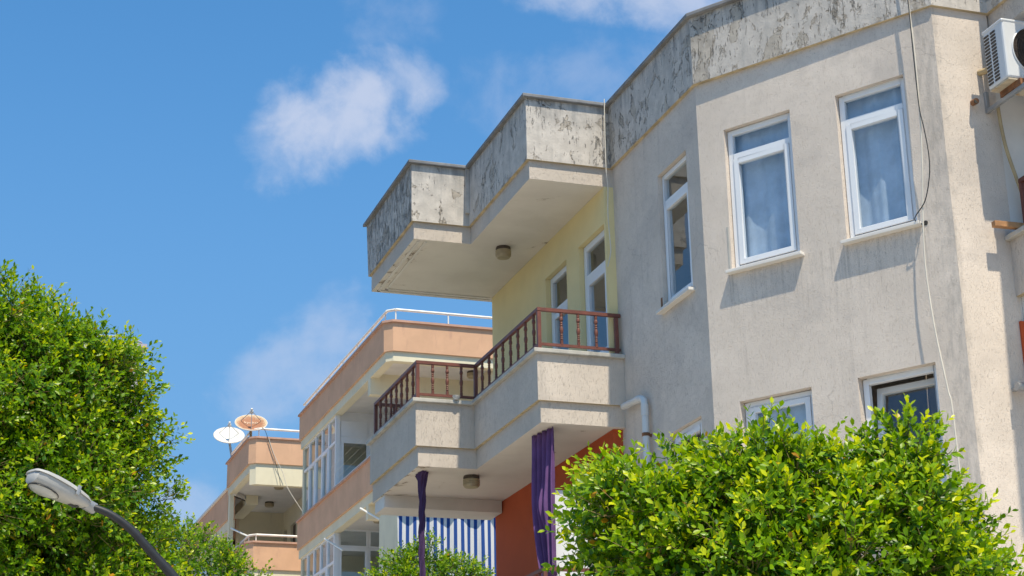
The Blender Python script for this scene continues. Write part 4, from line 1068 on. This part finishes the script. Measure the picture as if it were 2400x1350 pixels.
def tree(name, label, group, seed, lobes, leaf, clumps, shoots, per, trunk, matname, detail, n_single, hanging=.0, clump_r=(.22, .42), base_tone=0., keep=None):
    rng = np.random.default_rng(seed)
    base = Vector((trunk[0], trunk[1], .14)); e = empty(name, base); tag(e, label, 'tree', group)
    vol = np.array([l[1][0] * l[1][1] for l in lobes]); cnt = np.maximum(6, (clumps * vol / vol.sum()).astype(int))
    cc, rr, nn = [], [], []
    for (cen, rad, pw), k in zip(lobes, cnt):
        cen, rad = np.array(cen), np.array(rad)
        q = superpoint(rng, k, pw); sc = np.where(rng.random(k) < .74, rng.uniform(.86, 1.0, k), rng.uniform(.45, .86, k))
        p = cen + q * rad * sc[:, None]
        cc.append(p); nn.append(unit(q / rad)); rr.append(rng.uniform(*clump_r, k) * np.where(sc > .84, 1, 1.25))
    cc, rr, nn = np.concatenate(cc), np.concatenate(rr), np.concatenate(nn)
    # drop clumps the camera can never see: the far side of the crown
    cdir = unit(cam_o - cc); back = (nn * cdir).sum(1)
    if True:
        ok = (back > -.35) | (rng.random(len(cc)) < .35); cc, rr, nn = cc[ok], rr[ok], nn[ok]
    K = len(cc)
    # shoots
    ci = np.repeat(np.arange(K), shoots); n = len(ci)
    dirs = unit(rng.normal(size=(n, 3)) * .75 + nn[ci] * .65 + np.array([0, 0, .30 - hanging]))
    org = cc[ci] + dirs * (rr[ci] * rng.uniform(.30, .95, n))[:, None]
    ln = rng.uniform(1.6, 3.2, n) * leaf * np.where(rng.random(n) < .03, 1.6, 1)
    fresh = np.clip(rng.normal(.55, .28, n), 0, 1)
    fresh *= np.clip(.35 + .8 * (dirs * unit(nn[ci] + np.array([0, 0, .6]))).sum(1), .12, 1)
    # leaves
    li = np.repeat(np.arange(n), per); m = len(li); k = np.tile(np.arange(per), n)
    tt = (k + rng.uniform(-.3, .3, m)) / per
    side_ = unit(np.cross(dirs, rng.normal(size=(n, 3)))); s2 = np.cross(dirs, side_)
    ph = k * 2.4 + rng.uniform(-.4, .4, m) + np.repeat(rng.uniform(0, 6.28, n), per)
    rad_ = np.cos(ph)[:, None] * side_[li] + np.sin(ph)[:, None] * s2[li]
    ang = rng.uniform(.65, 1.25, m) * (1.15 - .60 * tt)
    axv = unit(np.cos(ang)[:, None] * dirs[li] + np.sin(ang)[:, None] * rad_)
    pos = org[li] + dirs[li] * (ln[li] * tt)[:, None]
    nrm = unit(dirs[li] * np.sin(ang)[:, None] - rad_ * np.cos(ang)[:, None] + rng.normal(size=(m, 3)) * .30 + np.array([.03, -.30, .55]))
    xv = unit(np.cross(axv, nrm)); zv = np.cross(xv, axv)
    size = leaf * rng.uniform(.60, 1.30, m) * (1 - .40 * np.clip(tt - .45, 0, 1))
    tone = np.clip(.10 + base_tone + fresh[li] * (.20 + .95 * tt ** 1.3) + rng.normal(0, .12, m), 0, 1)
    tone = np.where(rng.random(m) < .006, rng.uniform(1.15, 1.5, m), tone)
    # which leaves show largest: nearest one per small cell of the view
    single = np.zeros(m, bool)
    if n_single:
        dvec = pos + axv * (size * .5)[:, None] - cam_o; dep = dvec @ nF; px = .5 + FPX * (dvec @ nR) / dep; py = .28125 - FPX * (dvec @ nU) / dep
        inside = (px > .005) & (px < .995) & (py > .005) & (py < .555)
        cell = (np.floor(px * 130).astype(int) * 1000 + np.floor(py * 130).astype(int)); order = np.argsort(dep)
        _, first = np.unique(cell[order], return_index=True); cand = order[first]; cand = cand[inside[cand]]
        area = size ** 2 * np.abs((zv * unit(dvec)).sum(1)) / dep ** 2
        cand = cand[np.argsort(-area[cand])][:n_single]; single[cand] = True
    tv, tf = leaf_template(detail)
    rest = np.where(~single)[0]
    B = np.stack([xv, axv, zv], 2)
    wv = pos[rest][:, None, :] + np.einsum('nij,kj->nki', B[rest], tv) * size[rest][:, None, None] - np.array(base)
    nv = len(tv); faces = np.concatenate([np.array(f).ravel() for f in tf]); ls = np.array([len(f) for f in tf])
    me = bpy.data.meshes.new('crown'); me.vertices.add(len(rest) * nv); me.vertices.foreach_set('co', wv.astype(np.float32).ravel())
    idx = (faces[None, :] + (np.arange(len(rest)) * nv)[:, None]).ravel(); tot = np.tile(ls, len(rest)); st = np.concatenate([[0], np.cumsum(tot)[:-1]])
    me.loops.add(len(idx)); me.loops.foreach_set('vertex_index', idx.astype(np.int32)); me.polygons.add(len(tot))
    me.polygons.foreach_set('loop_start', st.astype(np.int32)); me.polygons.foreach_set('loop_total', tot.astype(np.int32)); me.update(calc_edges=True)
    at_ = me.attributes.new('tone', 'FLOAT', 'POINT'); at_.data.foreach_set('value', np.repeat(tone[rest], nv).astype(np.float32))
    me.polygons.foreach_set('use_smooth', np.ones(len(tot), bool)); me.materials.append(M[matname])
    crown = link('crown', me, e); crown['kind'] = 'stuff'
    # the leaves that show largest, one object each, sharing a few meshes
    pool = {}
    for j in np.where(single)[0]:
        b = int(min(14, tone[j] * 10))
        if b not in pool:
            lm = bpy.data.meshes.new('leaf'); lm.from_pydata([tuple(q) for q in tv], [], tf); a2 = lm.attributes.new('tone', 'FLOAT', 'POINT')
            a2.data.foreach_set('value', np.full(nv, (b + .5) / 10, np.float32)); lm.polygons.foreach_set('use_smooth', [True] * len(lm.polygons)); lm.materials.append(M[matname]); pool[b] = lm
        o = link('leaf', pool[b], e); Bm = B[j] * size[j]; p = pos[j] - np.array(base)
        o.matrix_local = Matrix(((*Bm[0], p[0]), (*Bm[1], p[1]), (*Bm[2], p[2]), (0, 0, 0, 1)))
    # shoots' stems
    sel = rng.random(n) < .45; dirs, org, ln, side_, s2 = dirs[sel], org[sel], ln[sel], side_[sel], s2[sel]; n = len(org)
    tw = np.zeros((n, 6, 3)); wd = leaf * .045
    for q in range(3):
        o3 = np.cos(q * 2.094) * side_ + np.sin(q * 2.094) * s2
        tw[:, q] = org - dirs * (leaf * 1.6) + o3 * wd * 1.4; tw[:, 3 + q] = org + dirs * (ln * .95)[:, None] + o3 * wd * .5
    tme = bpy.data.meshes.new('twigs'); tme.vertices.add(n * 6); tme.vertices.foreach_set('co', (tw - np.array(base)).astype(np.float32).ravel())
    tq = np.array([(0, 1, 4, 3), (1, 2, 5, 4), (2, 0, 3, 5)]).ravel(); idx = (tq[None] + (np.arange(n) * 6)[:, None]).ravel()
    tme.loops.add(len(idx)); tme.loops.foreach_set('vertex_index', idx.astype(np.int32)); tme.polygons.add(n * 3)
    tme.polygons.foreach_set('loop_start', (np.arange(n * 3) * 4).astype(np.int32)); tme.polygons.foreach_set('loop_total', np.full(n * 3, 4, np.int32)); tme.update(calc_edges=True)
    tme.materials.append(M['twig_bark']); t_ = link('twigs', tme, e); t_['kind'] = 'stuff'
    # trunk and limbs
    mid = np.mean([l[0] for l in lobes], 0); r0 = trunk[2]
    fork = Vector((trunk[0] * .5 + mid[0] * .5, trunk[1] * .5 + mid[1] * .5, min(mid[2] - .5 * lobes[0][1][2], trunk[3])))
    obj('trunk', MB().tube(cat([base + Vector((0, 0, -.1)), base.lerp(fork, .35) + Vector((.05, .03, 0)), base.lerp(fork, .7) + Vector((-.03, .02, 0)), fork], 4), [r0 * (1.25 - .5 * k / 12) for k in range(13)], 10), 'bark', e, base, smooth=True)
    for j in range(9):
        t = Vector(cc[rng.integers(K)]); t = fork.lerp(t, .9); m1 = fork.lerp(t, .45) + Vector((0, 0, .12)); m1 += Vector(rng.normal(size=3) * .06)
        obj('limb', MB().tube(cat([fork - Vector((0, 0, .08)), m1, t], 4), [r0 * (.55 - .46 * k / 8) for k in range(9)], 7), 'bark', e, base, smooth=True)
    return e


G = 'clipped ficus trees along the street'
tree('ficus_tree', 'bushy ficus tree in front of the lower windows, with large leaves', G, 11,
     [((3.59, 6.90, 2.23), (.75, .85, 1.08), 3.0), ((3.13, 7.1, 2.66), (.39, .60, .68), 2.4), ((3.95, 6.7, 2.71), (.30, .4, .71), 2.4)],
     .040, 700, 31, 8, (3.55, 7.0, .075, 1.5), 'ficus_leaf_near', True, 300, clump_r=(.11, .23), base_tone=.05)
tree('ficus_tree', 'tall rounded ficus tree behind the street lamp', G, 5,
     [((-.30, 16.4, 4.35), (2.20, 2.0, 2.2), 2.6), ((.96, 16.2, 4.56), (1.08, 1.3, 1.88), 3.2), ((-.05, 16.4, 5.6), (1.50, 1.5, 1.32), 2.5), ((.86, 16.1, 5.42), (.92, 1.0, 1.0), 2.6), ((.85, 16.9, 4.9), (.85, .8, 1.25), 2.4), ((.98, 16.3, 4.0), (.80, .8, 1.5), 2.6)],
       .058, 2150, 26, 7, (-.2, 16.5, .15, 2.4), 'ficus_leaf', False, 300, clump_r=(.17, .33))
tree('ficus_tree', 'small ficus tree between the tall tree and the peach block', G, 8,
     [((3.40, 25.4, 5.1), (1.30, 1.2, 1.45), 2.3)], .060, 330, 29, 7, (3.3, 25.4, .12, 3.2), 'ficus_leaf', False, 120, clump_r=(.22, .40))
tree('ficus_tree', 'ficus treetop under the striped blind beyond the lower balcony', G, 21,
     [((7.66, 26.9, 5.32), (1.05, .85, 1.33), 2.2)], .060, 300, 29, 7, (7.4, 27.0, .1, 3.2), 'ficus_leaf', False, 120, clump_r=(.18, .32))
